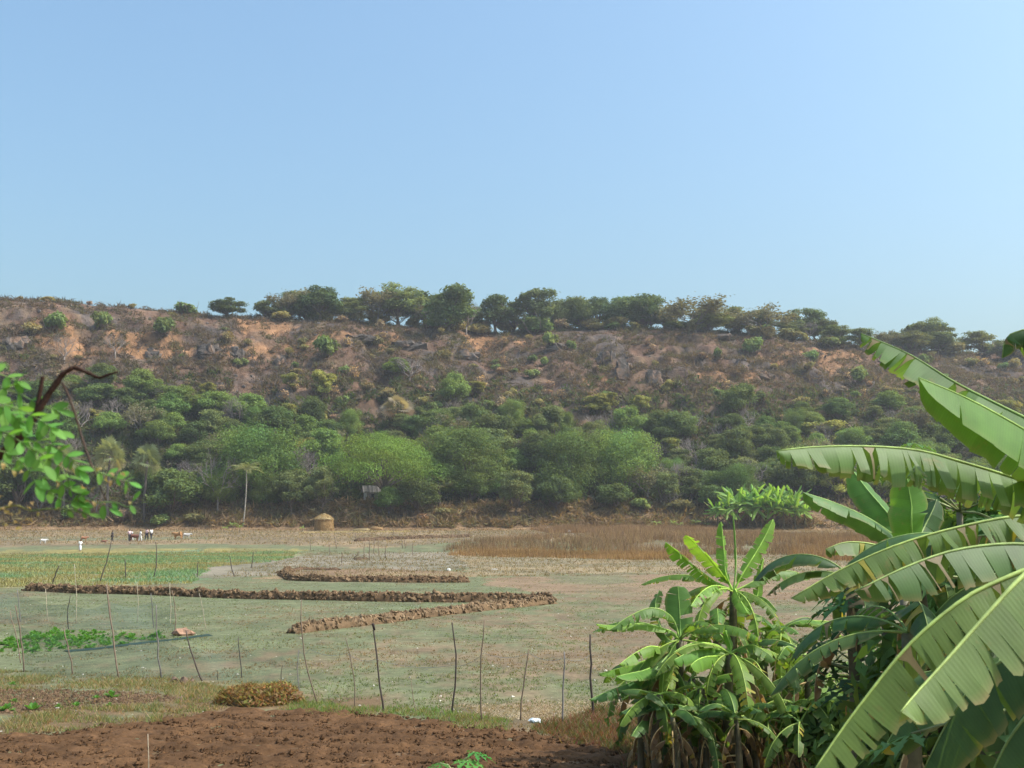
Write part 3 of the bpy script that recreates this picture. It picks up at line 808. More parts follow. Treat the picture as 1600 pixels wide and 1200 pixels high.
L = sz * rg.uniform(.25, .5, (k, 1)); W_ = sz * np.repeat(np.where(low, .12, .07), nb)[:, None] + .03
V = np.stack([Q - ax * L - sd_ * W_, Q - ax * L + sd_ * W_, Q + ax * L], 1).reshape(-1, 3)
tt = np.repeat(pal, nb, 0) * rg.uniform(.65, 1.35, (k, 1))
b.add(V, np.arange(k * 3).reshape(-1, 3), np.repeat(tt, 3, 0))
scrub = b.build('undergrowth', M_DRY, smooth=False); tag(scrub, 'dry brown and grey scrub covering the hill slope', 'scrub', kind='stuff')
n = 26000
y = rg.uniform(262, 480, n); x = rg.uniform(-.58, .58, n) * y
t = hill_t(x, y); ok = (t > -.08) & (t < 1.05); x, y = x[ok], y[ok]; P = np.stack([x, y, hz(x, y)], -1); m = len(P)
b = MB(); tri_tufts(b, P, rg, 4, rg.uniform(.3, .8, m), .14, .6, hill_tint(x, y) * rg.uniform(.8, 1.35, (m, 1)), .6)
o = b.build('grass', M_DRY, smooth=False); tag(o, 'short dry grass over the hill slope', 'grass', kind='stuff')

# rocks
def ico(sub):
    bm = bmesh.new(); bmesh.ops.create_icosphere(bm, subdivisions=sub, radius=1.0)
    V = np.array([v.co[:] for v in bm.verts]); Fc = np.array([[v.index for v in f.verts] for f in bm.faces]); bm.free(); return V, Fc
OCT = np.array([(1, 0, 0), (-1, 0, 0), (0, 1, 0), (0, -1, 0), (0, 0, 1), (0, 0, -1)], float); OCTF = np.array([(0, 2, 4), (2, 1, 4), (1, 3, 4), (3, 0, 4), (2, 0, 5), (1, 2, 5), (3, 1, 5), (0, 3, 5)])
ICO1, ICO1F = ico(1); ICO2, ICO2F = ico(2); ICO4, ICO4F = ico(4)
def rock_mesh(seed, size, tint):
    """a few angular blocks grown together"""
    rng = np.random.default_rng(seed + 900); b = MB()
    for q in range(9):
        bm = bmesh.new(); c = rng.uniform(-.75, .75, 3) * np.array([1, .6, .55]); s = rng.uniform(.3, .62)
        for k in range(16):
            v = rng.uniform(-1, 1, 3); v = v / max(np.abs(v)) * rng.uniform(.75, 1.0); bm.verts.new((c + v * s * np.array([1, 1, 1.1])) * np.array(size))
        r_ = bmesh.ops.convex_hull(bm, input=bm.verts); bmesh.ops.delete(bm, geom=[g for g in r_['geom_interior'] if isinstance(g, bmesh.types.BMVert)], context='VERTS')
        bmesh.ops.triangulate(bm, faces=bm.faces[:]); bmesh.ops.subdivide_edges(bm, edges=bm.edges[:], cuts=2, use_grid_fill=True)
        bm.verts.index_update(); V = np.array([v.co[:] for v in bm.verts]); Fc = np.array([[v.index for v in f.verts] for f in bm.faces if len(f.verts) == 3]); bm.free()
        V = V + (fbm(V[:, 0] * 1.3 + V[:, 1], V[:, 2] * .9 + V[:, 1], 3, seed) - .5)[:, None] * .45 * norm(V - c * np.array(size))
        tt = np.array(tint) * (.65 + .7 * fbm(V[:, 0] * .9 + seed, V[:, 2] * .35 + V[:, 1], 4, seed + 3))[:, None]
        k = sstep(.55, .68, fbm(V[:, 0] * .5 + seed * 3, V[:, 2] * .5 + V[:, 1], 3, seed + 4))[:, None]; tt = tt * (1 - k * .7) + np.array([.24, .14, .085]) * k * .7
        b.add(V, Fc, tt)
    return b
ROCKS = [(328, 555, 34, 36, 'sheer dark grey rock face high on the slope, left half'), (365, 555, 30, 32, 'sheer dark grey rock face beside a bright ochre scar'), (440, 575, 26, 40, None), (975, 585, 26, 50, 'tall dark rock cleft high on the slope, left column'), (1020, 600, 24, 44, 'tall dark rock cleft high on the slope, right column'),
         (945, 565, 26, 36, None), (20, 545, 40, 40, None), (235, 560, 30, 26, None), (1120, 530, 40, 14, 'flat grey rock ledge just under the ridge'), (640, 545, 50, 22, None), (560, 530, 44, 14, None), (1190, 590, 30, 20, None), (870, 545, 30, 16, None), (730, 560, 30, 24, None)]
for i, (px, py, w, h, lab) in enumerate(ROCKS):
    P = gnd(px, py); k = P[1] / F
    o = rock_mesh(i + 1, (w * k * .62, w * k * .4, h * k * .55), (.092, .076, .066)).build('rock_outcrop', M_ROCK, smooth=False)
    o.location = (P[0], P[1] + w * k * .12, P[2] + h * k * .12); o.rotation_euler = (-.25, 0, rngP.uniform(-.3, .3))
    tag(o, lab or f'dark weathered rock outcrop on the upper slope {where(px)}', 'rock', 'rock outcrops')
n = 5200
y = rg.uniform(330, 475, n); x = rg.uniform(-.55, .55, n) * y; t = hill_t(x, y)
ok = (t > .4) & (t < 1.0) & (fbm(x / 14, y / 14, 3, 66) > .5); x, y = x[ok], y[ok]; m = len(x)
s = rg.uniform(.15, .75, m) ** 1.3
V = ICO1[None] * s[:, None, None] * rg.uniform(.6, 1.3, (m, 1, 3)) * (1 + .25 * rg.normal(size=(m, len(ICO1), 1))) + np.stack([x, y, hz(x, y) + .1 * s], -1)[:, None]
b = MB(); b.add(V.reshape(-1, 3), (np.arange(m)[:, None, None] * len(ICO1) + ICO1F[None]).reshape(-1, 3), np.repeat(pick(rg, m, [(.14, .115, .1), (.2, .13, .09), (.11, .095, .09)]), len(ICO1), 0))
o = b.build('rubble', M_ROCK, smooth=False); tag(o, 'loose dark stones strewn over the upper slope', 'stones', kind='stuff')
# ------------------------------------------------------------------ ploughed plot in the foreground
EDGE = [(-300, 1150), (0, 1142), (130, 1138), (200, 1131), (300, 1116), (345, 1107), (400, 1099), (480, 1105), (560, 1113), (640, 1122), (700, 1129), (800, 1140), (870, 1149), (930, 1160), (1010, 1185), (1080, 1230)]
EW = np.array([gnd(*p) for p in EDGE])
def plough_mask(x, y):
    ye = np.interp(x, EW[:, 0], EW[:, 1])
    w = (fbm(x / .8, y / .8, 3, 200) - .5) * 1.1
    return sstep(.0, .5, ye - y + w)
gx = np.arange(-13, 4.6, .07); gy = np.arange(13.0, 25.0, .07)
X, Y = np.meshgrid(gx, gy)
mk = plough_mask(X, Y)
lump = fbm(X / .33, Y / .30, 4, 201); furrow = np.sin((Y + .25 * X) * 7.5 + 3 * fbm(X / 1.5, Y / 1.5, 2, 202))
Z = hz(X, Y) - .10 + mk * (.13 + .14 * (lump - .4) + .02 * furrow + .10 * (fbm(X / .11, Y / .11, 2, 203) - .5))
tc = np.array([.094, .05, .024]) * (.72 + .56 * fbm(X / 2.4, Y / 1.6, 4, 204))[..., None]
kk = sstep(.55, .75, fbm(X / .5, Y / .5, 3, 205))[..., None]; tc = tc * (1 - .5 * kk) + np.array([.14, .076, .038]) * .5 * kk
nr2, nc2 = X.shape; i2, j2 = np.meshgrid(np.arange(nr2 - 1), np.arange(nc2 - 1), indexing='ij'); id2 = i2 * nc2 + j2
q2 = np.stack([id2, id2 + 1, id2 + nc2 + 1, id2 + nc2], -1).reshape(-1, 4)
keep = (mk.reshape(-1)[q2].max(1) > .02)
b = MB(); b.add(np.stack([X, Y, Z], -1), q2[keep], tc.reshape(-1, 3)); structure(b.build('ploughed_soil', M_SOIL))
r3 = np.random.default_rng(301)
def clods(name, P, s, tint, label, mat=M_SOIL, parent=None, base=(OCT, OCTF), rough=.28, flat=.75):
    V0, F0 = base; m = len(P)
    V = V0[None] * (1 + rough * r3.normal(size=(m, len(V0), 1))) * s[:, None, None] * (r3.uniform(.7, 1.3, (m, 1, 3)) * np.array([1, 1, flat])) + P[:, None]
    b = MB(); b.add(V.reshape(-1, 3), (np.arange(m)[:, None, None] * len(V0) + F0[None]).reshape(-1, 3), np.repeat(tint, len(V0), 0))
    o = b.build(name, mat, parent, smooth=False)
    if parent is None: tag(o, label, 'soil', kind='stuff')
    else: o['kind'] = 'stuff'
    return o
n = 34000
x = r3.uniform(-12.5, 4.4, n); y = r3.uniform(13.4, 24.5, n); ok = (plough_mask(x, y) > .5) & (fbm(x / .6, y / .6, 2, 210) > .36); x, y = x[ok], y[ok]; m = len(x)
s = .010 + .04 * r3.random(m) ** 3.4
zz = hz(x, y) - .10 + .13 + .14 * (fbm(x / .33, y / .30, 4, 201) - .4)
clods('soil_clods', np.stack([x, y, zz + .2 * s], -1), s, np.array([.094, .05, .024]) * r3.uniform(.6, 1.4, (m, 1)), 'brown soil clods of the ploughed plot in front')

# ------------------------------------------------------------------ low plants over the fields
def scatter(n, poly_px=None, x0=None, x1=None, y0=None, y1=None, power=1.0):
    if poly_px is not None:
        W = np.array([gnd(*p) for p in poly_px]); x0, x1, y0, y1 = W[:, 0].min(), W[:, 0].max(), W[:, 1].min(), W[:, 1].max()
    x = r3.uniform(x0, x1, n); y = y0 + (y1 - y0) * r3.random(n) ** power
    if poly_px is not None:
        k = in_poly(x + (fbm(x / 2, y / 2, 2, 5) - .5) * 1.2, y + (fbm(x / 2, y / 2, 2, 6) - .5) * 1.6, W); x, y = x[k], y[k]
    return x, y
def gpts(x, y): return np.stack([x, y, hz(x, y)], -1)
def stuff(b, name, label, mat=M_GRASS, cat='grass'):
    o = b.build(name, mat, smooth=False); tag(o, label, cat, kind='stuff'); return o
# short sprouts and stubble of the nearer field
n = 84000
y = 20 + 75 * r3.random(n) ** 1.7; x = r3.uniform(-.53, .5, n) * y
ok = (plough_mask(x, y) < .2) & (fbm(x / 1.1, y / 1.6, 3, 220) + .25 * (fbm(x / 6, y / 8, 3, 221) - .5) > .43); x, y = x[ok], y[ok]; m = len(x)
g = sstep(.62, .36, fbm(x / 5.0, y / 7.0, 4, 61) + .1 * r3.normal(size=m))[:, None]
pal = np.array([.15, .19, .085]) * g + np.array([.235, .165, .095]) * (1 - g)
b = MB(); tri_tufts(b, gpts(x, y), r3, 3, r3.uniform(.02, .07, m), .035, .07, pal * r3.uniform(.75, 1.3, (m, 1)), .9)
stuff(b, 'grass', 'short grey-green sprouts and stubble over the near field')
# green crop at the left and the pale stubble around it
x, y = scatter(42000, [(-300, 872), (120, 866), (330, 861), (470, 862), (440, 876), (330, 886), (300, 912), (-300, 924)]); m = len(x)
g = sstep(.6, .42, fbm(x / 9, y / 5, 3, 222))[:, None]
b = MB(); tri_tufts(b, gpts(x, y), r3, 3, r3.uniform(.12, .32, m), .10, .25, (np.array([.17, .27, .14]) * g + np.array([.29, .26, .12]) * (1 - g)) * r3.uniform(.8, 1.25, (m, 1)), .7)
stuff(b, 'crop', 'green crop growing in strips left of the field', cat='crop')
x, y = scatter(26000, [(-300, 868), (330, 858), (700, 862), (1100, 862), (1500, 866), (1500, 892), (740, 902), (330, 902), (480, 866), (-300, 874)]); m = len(x)
b = MB(); tri_tufts(b, gpts(x, y), r3, 3, r3.uniform(.1, .3, m), .06, .25, pick(r3, m, [(.3, .235, .13), (.24, .185, .105), (.19, .175, .09), (.22, .15, .085)]), .7)
stuff(b, 'stubble', 'straw coloured stubble across the middle of the field', M_STRAW, 'stubble')
x, y = scatter(30000, [(-400, 858), (330, 850), (600, 856), (760, 848), (1500, 848), (2000, 834), (2000, 826), (-400, 827)]); m = len(x)
b = MB(); tri_tufts(b, gpts(x, y), r3, 3, r3.uniform(.12, .45, m), .10, .35, pick(r3, m, [(.30, .22, .12), (.22, .15, .09), (.16, .15, .075), (.36, .28, .15)]), .7)
stuff(b, 'dry_grass', 'rough dry grass along the far edge of the field', M_STRAW)
# tall dry brown grass
for poly, nn, hh, lab, cc in [
    ([(690, 862), (740, 846), (860, 838), (1000, 832), (1500, 838), (1500, 868), (1100, 868), (900, 862)], 30000, 1.5, 'tall reddish brown dry grass behind the bare field', [(.23, .15, .098), (.28, .185, .12), (.19, .125, .088), (.32, .235, .14)]),
    ([(830, 828), (900, 824.6), (1120, 824.8), (1120, 830), (860, 834)], 11000, 1.6, 'far strip of tall brown dry grass before the wooded slope', [(.27, .175, .115), (.33, .22, .13), (.23, .15, .1)]),
    ([(1230, 872), (1250, 846), (1400, 846), (1500, 870), (1400, 880)], 9000, 1.9, 'tall brown grass seen between the banana leaves', [(.28, .17, .1), (.35, .23, .13), (.24, .15, .09)]),
    ([(700, 868), (740, 860), (1080, 864), (1080, 876), (900, 874)], 7000, .8, 'low straw coloured grass fringe in front of the tall brown grass', [(.34, .22, .11), (.28, .17, .09)])]:
    x, y = scatter(nn, poly); ok = fbm(x / 6, y / 9, 3, 230) > .36; x, y = x[ok], y[ok]; m = len(x)
    b = MB(); tri_tufts(b, gpts(x, y), r3, 3, hh * r3.uniform(.5, 1.1, m) * (.45 + 1.1 * fbm(x / 7, y / 10, 3, 233)), .075, .3, pick(r3, m, cc) * (.65 + .7 * fbm(x / 9, y / 5, 3, 234))[:, None], .3)
    stuff(b, 'dry_grass', lab, M_STRAW)
# grassy strip between the plots and the fence, bright grass under the stakes
x, y = scatter(15000, [(-200, 1070), (0, 1048), (150, 1058), (300, 1066), (345, 1075), (345, 1107), (300, 1124), (200, 1140), (0, 1154), (-200, 1160)])
dark_bed = in_poly(x, y, [gnd(*p) for p in [(-200, 1092), (60, 1076), (200, 1080), (280, 1090), (180, 1104), (0, 1116), (-200, 1125)]])
ok = (~dark_bed | (r3.random(len(x)) < .08)) & (fbm(x / .9, y / .7, 3, 240) + .1 * r3.normal(size=len(x)) > .47); x, y = x[ok], y[ok]; m = len(x)
b = MB(); tri_tufts(b, gpts(x, y), r3, 5, r3.uniform(.04, .16, m), .02, .09, pick(r3, m, [(.2, .21, .08), (.34, .27, .14), (.3, .2, .11), (.14, .19, .06)]), .9)
stuff(b, 'grass', 'mixed green and dry grass on the strip left of the ploughed soil')
x, y = scatter(3000, [(440, 1088), (470, 1092), (600, 1108), (700, 1118), (800, 1130), (800, 1145), (700, 1137), (560, 1121), (440, 1106)]); m = len(x)
b = MB(); tri_tufts(b, gpts(x, y), r3, 6, r3.uniform(.04, .14, m), .018, .1, pick(r3, m, [(.13, .24, .05), (.2, .26, .08), (.27, .22, .1)]), .8)
stuff(b, 'grass', 'bright green grass edge along the stakes of the fence')
x, y = scatter(5000, [(700, 1104), (1010, 1096), (1010, 1124), (860, 1132), (760, 1126)]); m = len(x)
b = MB(); tri_tufts(b, gpts(x, y), r3, 3, r3.uniform(.02, .05, m), .03, .25, pick(r3, m, [(.42, .34, .24), (.33, .25, .17), (.5, .42, .32)]), 4.0)
stuff(b, 'straw', 'pale straw litter behind the fence stakes', M_STRAW, 'straw')
x, y = scatter(15000, [(830, 1140), (930, 1104), (1050, 1118), (1250, 1120), (1420, 1120), (1420, 1260), (1040, 1260), (960, 1180)]); m = len(x)
b = MB(); tri_tufts(b, gpts(x, y), r3, 5, r3.uniform(.05, .2, m), .025, .12, pick(r3, m, [(.1, .12, .045), (.17, .09, .055), (.2, .14, .075), (.08, .12, .035), (.2, .075, .055)]), .9)
stuff(b, 'weeds', 'reddish and green weeds on the bank under the banana clump', M_GRASS, 'weeds')
# dark bed: ploughed, thin soil sheet with clods
x, y = scatter(5000, [(-200, 1094), (60, 1078), (200, 1082), (280, 1090), (180, 1104), (0, 1116), (-200, 1122)]); m = len(x)
s = .015 + .04 * r3.random(m) ** 2
clods('soil_clods', gpts(x, y) + np.array([0, 0, .01]), s, np.array([.12, .075, .045]) * r3.uniform(.7, 1.4, (m, 1)), 'dark soil crumbs of the narrow seed bed beside the grass strip')
# small pale stones and litter dotted over the field
n = 900; y = 22 + 45 * r3.random(n); x = r3.uniform(-.5, .35, n) * y; ok = plough_mask(x, y) < .1; x, y = x[ok], y[ok]
clods('pebbles', gpts(x, y) + np.array([0, 0, .01]), .012 + .03 * r3.random(len(x)) ** 3, np.array([.55, .5, .42]) * r3.uniform(.6, 1.2, (len(x), 1)), 'pale bits of straw and stone dotted over the field', M_ROCK)

# ------------------------------------------------------------------ banks of cut sods
def sod_bank(path, width, height, label, px_step=.0, seed=0, col1=(.13, .08, .045), col2=(.225, .15, .085)):
    W = np.array([gnd(*p) for p in path]); seg = np.linalg.norm(np.diff(W[:, :2], axis=0), axis=1); L = seg.sum()
    s = np.concatenate([[0], np.cumsum(seg)]); root = thing('soil_bank', label, 'soil bank', W[len(W) // 2], 'banks of dug soil in the field')
    o0 = W[len(W) // 2]
    k = int(L / .35) + 2; u = np.linspace(0, L, k)
    P = np.stack([np.interp(u, s, W[:, i]) for i in range(3)], -1); P[:, 2] = hz(P[:, 0], P[:, 1])
    T = norm(np.gradient(P[:, :2], axis=0)); Nn = np.stack([-T[:, 1], T[:, 0]], -1)
    prof = np.array([(-.5, -.05), (-.42, .35), (-.25, .8), (0, 1.0), (.25, .8), (.42, .35), (.5, -.05)])
    ht = height * (.75 + .5 * fbm(u / .9, u * 0, 3, seed)); ht[0] *= .3; ht[-1] *= .3
    V = P[:, None] + np.concatenate([Nn[:, None] * prof[None, :, :1] * width, (prof[None, :, 1:] * ht[:, None, None])], -1)
    V = V + (r3.random(V.shape) - .5) * height * .25
    nn = len(prof); a, c_ = np.meshgrid(np.arange(k - 1), np.arange(nn - 1), indexing='ij'); q = a * nn + c_
    b = MB(); b.add((V - o0).reshape(-1, 3), np.stack([q, q + 1, q + nn + 1, q + nn], -1).reshape(-1, 4), np.array(col1) * r3.uniform(.8, 1.1, (k * nn, 1)))
    b.build('mound', M_SOIL, root)
    m = int(L * 42); uu = r3.uniform(0, L, m); v = r3.uniform(-.5, .5, m); hh = np.interp(uu, u, ht) * (1 - (2 * np.abs(v)) ** 2) * .95
    C = np.stack([np.interp(uu, s, W[:, i]) for i in range(3)], -1); nv = np.stack([np.interp(uu, u, Nn[:, 0]), np.interp(uu, u, Nn[:, 1])], -1)
    C[:, :2] += nv * (v * width)[:, None]; C[:, 2] = hz(C[:, 0], C[:, 1]) + hh
    sz = height * r3.uniform(.14, .34, m); kk = r3.random((m, 1)) ** 1.5
    t = (np.array(col1) * (1 - kk) + np.array(col2) * kk) * r3.uniform(.6, 1.25, (m, 1))
    clods('sods', C - o0, sz, t, None, parent=root, flat=.95, rough=.3, base=(ICO1, ICO1F))
    # dry roots and straw sticking out
    m2 = int(L * 26); j = r3.integers(0, m, m2); b = MB()
    tri_tufts(b, C[j] - o0, r3, 2, height * r3.uniform(.15, .4, m2), .03, height * .15, np.array(col2) * r3.uniform(.7, 1.3, (m2, 1)), 1.2)
    o = b.build('roots', M_STRAW, root, smooth=False); o['kind'] = 'stuff'
    return root
sod_bank([(42, 923), (120, 927), (250, 930), (400, 936), (560, 939), (700, 941), (868, 940)], .62, .42, 'longest soil bank, running across the field from the left', seed=1)
sod_bank([(456, 990), (520, 982), (600, 973), (700, 960), (790, 950), (866, 943)], .58, .36, 'slanting soil bank that meets the longest one at a point', seed=2, col1=(.155, .1, .057), col2=(.27, .19, .115))
sod_bank([(452, 893), (442, 899), (456, 907), (520, 909), (620, 910), (733, 910)], .75, .42, 'short hooked soil bank farther out in the field', seed=3)
sod_bank([(556, 846), (600, 843.5), (660, 841.5), (735, 839)], 1.0, .5, 'low dark soil bank in front of the haystack', seed=4, col1=(.13, .085, .055))
sod_bank([(435, 896), (470, 890), (530, 891)], .9, .22, 'low dark spread of dug earth behind the hooked bank', seed=5, col1=(.13, .08, .05))
sod_bank([(555, 875), (566, 874.4), (573, 874)], .6, .25, 'tiny dark heap of earth among the thin far stakes', seed=6, col1=(.11, .075, .05))
sod_bank([(1000, 828), (1040, 827.6), (1080, 827.4)], .8, .3, 'faint dark ridge of earth before the far banana saplings', seed=8, col1=(.13, .09, .06))

# ------------------------------------------------------------------ stakes
def stake(bx, by, tx, ty, r=.016, tint=(.16, .12, .095), label='', bow=.03, group='fence stakes', knot=False):
    B = gnd(bx, by); T = at(tx, ty, B[1] - .05); root_name = 'stake'
    k = 7; t = np.linspace(0, 1, k)[:, None]; H = np.linalg.norm(T - B)
    P = (B - np.array([0, 0, .12])) * (1 - t) + T * t + r3.normal(size=(1, 3)) * H * bow * np.sin(math.pi * t) * np.array([1, .4, 0]) + r3.normal(size=(k, 3)) * r * .5
    b = MB(); b.tube(P - B, np.linspace(r * 1.15, r * .75, k), 6, np.array(tint) * r3.uniform(.85, 1.15))
    if knot:
        b.tube(np.array([P[-1] + [0, 0, .02], P[-1] + [.02, 0, -.06], P[-1] + [.05, .01, -.13]]) - B, [r * 1.5, r * 1.3, r * .5], 5, np.array(tint) * .6)
    o = b.build('stake', M_STAKE); o.location = B
    return tag(o, label, 'stake', group)
BR, DK, PALE, GR = (.20, .145, .105), (.085, .066, .055), (.42, .35, .25), (.2, .18, .165)
NEAR = [(39, 1050, 23, 945, .02, BR, 'leaning brown stake at the far left end of the fence'), (34, 1036, 15, 954, .016, BR, 'thin stake crossing behind the leaning leftmost stake'),
        (115, 1053, 100, 982, .019, BR, 'short leaning stake standing before the green vegetable bed'), (186, 1060, 166, 912, .022, BR, 'tall crooked stake reaching up over the long soil bank'),
        (253, 1060, 245, 945, .02, GR, 'straight grey stake between the tall crooked one and the tilted one'), (319, 1064, 291, 985, .022, DK, 'strongly tilted dark stake beside the small clods'),
        (379, 1059, 372, 994, .015, DK, 'thin dark stake just left of the dry leaf heap'), (499, 1099, 470, 937, .016, BR, 'tall slim leaning stake right of the dry leaf heap'), (472, 1097, 467, 1015, .012, GR, 'short slim stake at the end of the net'),
        (554, 1105, 540, 997, .013, BR, 'slim leaning stake over the bright grass edge'), (600, 1112, 582, 976, .022, DK, 'thick black crooked stake with a knotted top'), (652, 1112, 642, 1060, .009, BR, 'shortest thin stake between the black stake and its neighbour'),
        (705, 1116, 707, 972, .02, DK, 'dark straight stake at the right end of the bright grass'), (754, 1127, 757, 968, .015, BR, 'tall thin straight stake left of three short ones'),
        (813, 1126, 826, 1015, .015, BR, 'stake leaning to the right before the pale straw'), (880, 1129, 882, 1018, .018, GR, 'bent grey stake between the right-leaning one and the banana clump'), (925, 1117, 922, 991, .026, DK, 'thick upright post touching the leaves of the banana clump'),
        (437, 1075, 441, 1040, .012, DK, 'tiny dark stick behind the dry leaf heap'), (230, 1215, 231, 1146, .008, PALE, 'pale thin cane standing in the ploughed soil'), (341, 1063, 340, 1047, .008, DK, 'tiny twig beside the tilted dark stake')]
for bx, by, tx, ty, r, c_, lab in NEAR: stake(bx, by, tx, ty, r, c_, lab, knot='knotted' in lab)
MID = [(108, 983, 110, 930, DK), (274, 986, 269, 922, BR), (241, 981, 236, 927, GR), (215, 972, 214, 910, PALE), (322, 982, 312, 927, PALE), (266, 975, 265, 910, PALE), (75, 972, 71, 920, PALE), (32, 972, 27, 920, GR), (119, 975, 116, 882, PALE), (175, 983, 171, 940, BR)]
for i, (bx, by, tx, ty, c_) in enumerate(MID):
    stake(bx, by, tx, ty, .02 if c_ != PALE else .015, c_, ['dark stake rising from the back edge of the vegetable bed', 'brown stake beside the reddish earth lump', 'grey stake behind the vegetable bed, leaning left', 'pale cane behind the tall crooked stake', 'pale leaning cane right of the reddish earth lump', 'thin pale cane just left of the brown stake by the earth lump', 'pale cane second from left behind the bed', 'faint grey cane farthest left behind the bed', 'tallest pale cane, crossing the long soil bank', 'short brown stick behind the foot of the crooked stake'][i], group='canes behind the vegetable bed')
FAR = [(155, 911, 174, 845), (79, 914, 92, 884), (240, 902, 244, 847), (309, 902, 309, 877), (367, 901, 360, 869), (392, 887, 396, 862), (197, 905, 195, 874), (526, 857, 522, 835), (534, 880, 534, 862), (556, 846, 555, 832), (577, 875, 577, 845), (570, 871, 570, 847), (585, 865, 584, 840), (592, 865, 592, 842), (629, 857, 628, 840), (634, 857, 632, 842), (550, 874, 562, 862), (485, 860, 484, 845), (614, 837, 614, 822), (515, 868, 514, 850), (603, 872, 602, 852), (645, 868, 645, 848)]
FL = ['long dark pole leaning right over the green crop', 'short dark pole leaning right in the green crop, far left', 'upright dark pole in the crop below the right end of the people', 'thin upright pole at the edge of the crop strip', 'pole tilted left beyond the end of the crop strip', 'thin pole at the far end of the crop, by the pale stubble', 'thin pole right of the long leaning pole'] + ['thin far stake in the cluster below the haystack'] * 15
for (bx, by, tx, ty), lab in zip(FAR, FL): stake(bx, by, tx, ty, .045 if bx < 400 else .055, DK if bx < 400 else BR, lab, group='far thin poles')

# twine and net of the fence
def wire(pts, r, tint, label, sag=.1):
    W = [at(px, py, gnd(bx, by)[1] - .05) for px, py, bx, by in pts]; o0 = W[0]; b = MB()
    P = []
    for a, c_ in zip(W[:-1], W[1:]):
        t = np.linspace(0, 1, 8)[:-1, None]; P.append(a * (1 - t) + c_ * t - np.array([0, 0, sag]) * 4 * t * (1 - t))
    P = np.vstack(P + [W[-1][None]]); b.tube(P - o0, r, 4, tint)
    o = b.build('twine', M_STAKE); o.location = o0; return tag(o, label, 'twine')
wire([(467, 1016, 472, 1097), (484, 1014, 499, 1099), (542, 1020, 554, 1105), (588, 1030, 600, 1112), (705, 1040, 705, 1116), (756, 1020, 754, 1127), (826, 1020, 813, 1126), (882, 1028, 880, 1129), (923, 1022, 925, 1117)], .0035, (.2, .22, .22), 'thin twine strung along the stakes at right')
nm, nt, out = new_mat('net')
a_ = N(nt, 'ShaderNodeAttribute', attribute_name='tint')
uvn = N(nt, 'ShaderNodeUVMap'); sep = N(nt, 'ShaderNodeSeparateXYZ'); nt.links.new(uvn.outputs[0], sep.inputs[0])
def _line(o_):
    f = mathn(nt, 'FRACT', mathn(nt, 'MULTIPLY', o_, 1 / .022)); return mathn(nt, 'LESS_THAN', f, .11)
mask_ = mathn(nt, 'MAXIMUM', _line(sep.outputs[0]), _line(sep.outputs[1]))
df = N(nt, 'ShaderNodeBsdfDiffuse'); nt.links.new(a_.outputs['Color'], df.inputs['Color'])
tr_ = N(nt, 'ShaderNodeBsdfTransparent'); mx_ = N(nt, 'ShaderNodeMixShader')
nt.links.new(mask_, mx_.inputs[0]); nt.links.new(tr_.outputs[0], mx_.inputs[1]); nt.links.new(df.outputs[0], mx_.inputs[2]); nt.links.new(mx_.outputs[0], out.inputs['Surface'])
def net(pts, label, tint=(.10, .17, .17)):
    """pts: (foot px, foot py, top px, top py); a fine net hung between stakes, sagging at its upper edge"""
    bot = []; top = []
    for bx, by, tx, ty in pts: B = gnd(bx, by); bot.append(B); top.append(at(tx, ty, B[1]))
    bot, top = np.array(bot), np.array(top); k = (len(pts) - 1) * 10 + 1; s = np.linspace(0, len(pts) - 1, k); i = np.arange(len(pts))
    Bm = np.stack([np.interp(s, i, bot[:, j]) for j in range(3)], -1); Tp = np.stack([np.interp(s, i, top[:, j]) for j in range(3)], -1)
    Tp[:, 2] -= .22 * np.sin(math.pi * (s % 1)) ** 1.2
    rows = 8; v = np.linspace(0, 1, rows)[None, :, None]
    V = Bm[:, None] * (1 - v) + Tp[:, None] * v; V[..., 1] += .06 * np.sin(s * 7)[:, None] * v[..., 0] * (1 - v[..., 0]) * 4
    q = (np.arange(k - 1)[:, None] * rows + np.arange(rows - 1)[None]); b = MB()
    b.add(V.reshape(-1, 3) - bot[0], np.stack([q, q + rows, q + rows + 1, q + 1], -1).reshape(-1, 4), tint)
    me = b.mesh('net', nm); uv = me.uv_layers.new(name='UVMap'); L = np.concatenate([[0], np.cumsum(np.linalg.norm(np.diff(Bm[:, :2], axis=0), axis=1))])
    ht = np.linalg.norm(Tp - Bm, axis=1); UV = np.stack([np.repeat(L, rows), (ht[:, None] * np.linspace(0, 1, rows)[None]).ravel()], -1)
    li = np.empty(len(me.loops), np.int32); me.loops.foreach_get('vertex_index', li); uv.data.foreach_set('uv', UV[li].astype(np.float32).ravel())
    o = link('net', me); o.location = bot[0]; return tag(o, label, 'net')
net([(39, 1049, 28, 975), (115, 1052, 104, 990), (186, 1059, 176, 985), (253, 1059, 248, 985), (319, 1063, 303, 1010), (379, 1062, 374, 1005), (440, 1074, 441, 1025), (472, 1096, 468, 1016)], 'sagging blue-green net hung between the left fence stakes')
net([(-60, 975, -62, 915), (32, 974, 29, 925), (108, 984, 110, 945), (175, 984, 172, 940), (241, 982, 238, 940), (274, 987, 271, 940)], 'fainter net behind the vegetable bed', (.14, .22, .22))

nm2 = mat_leaf('bunched_net', .3, .9, .1, 0, 0, 1.0)
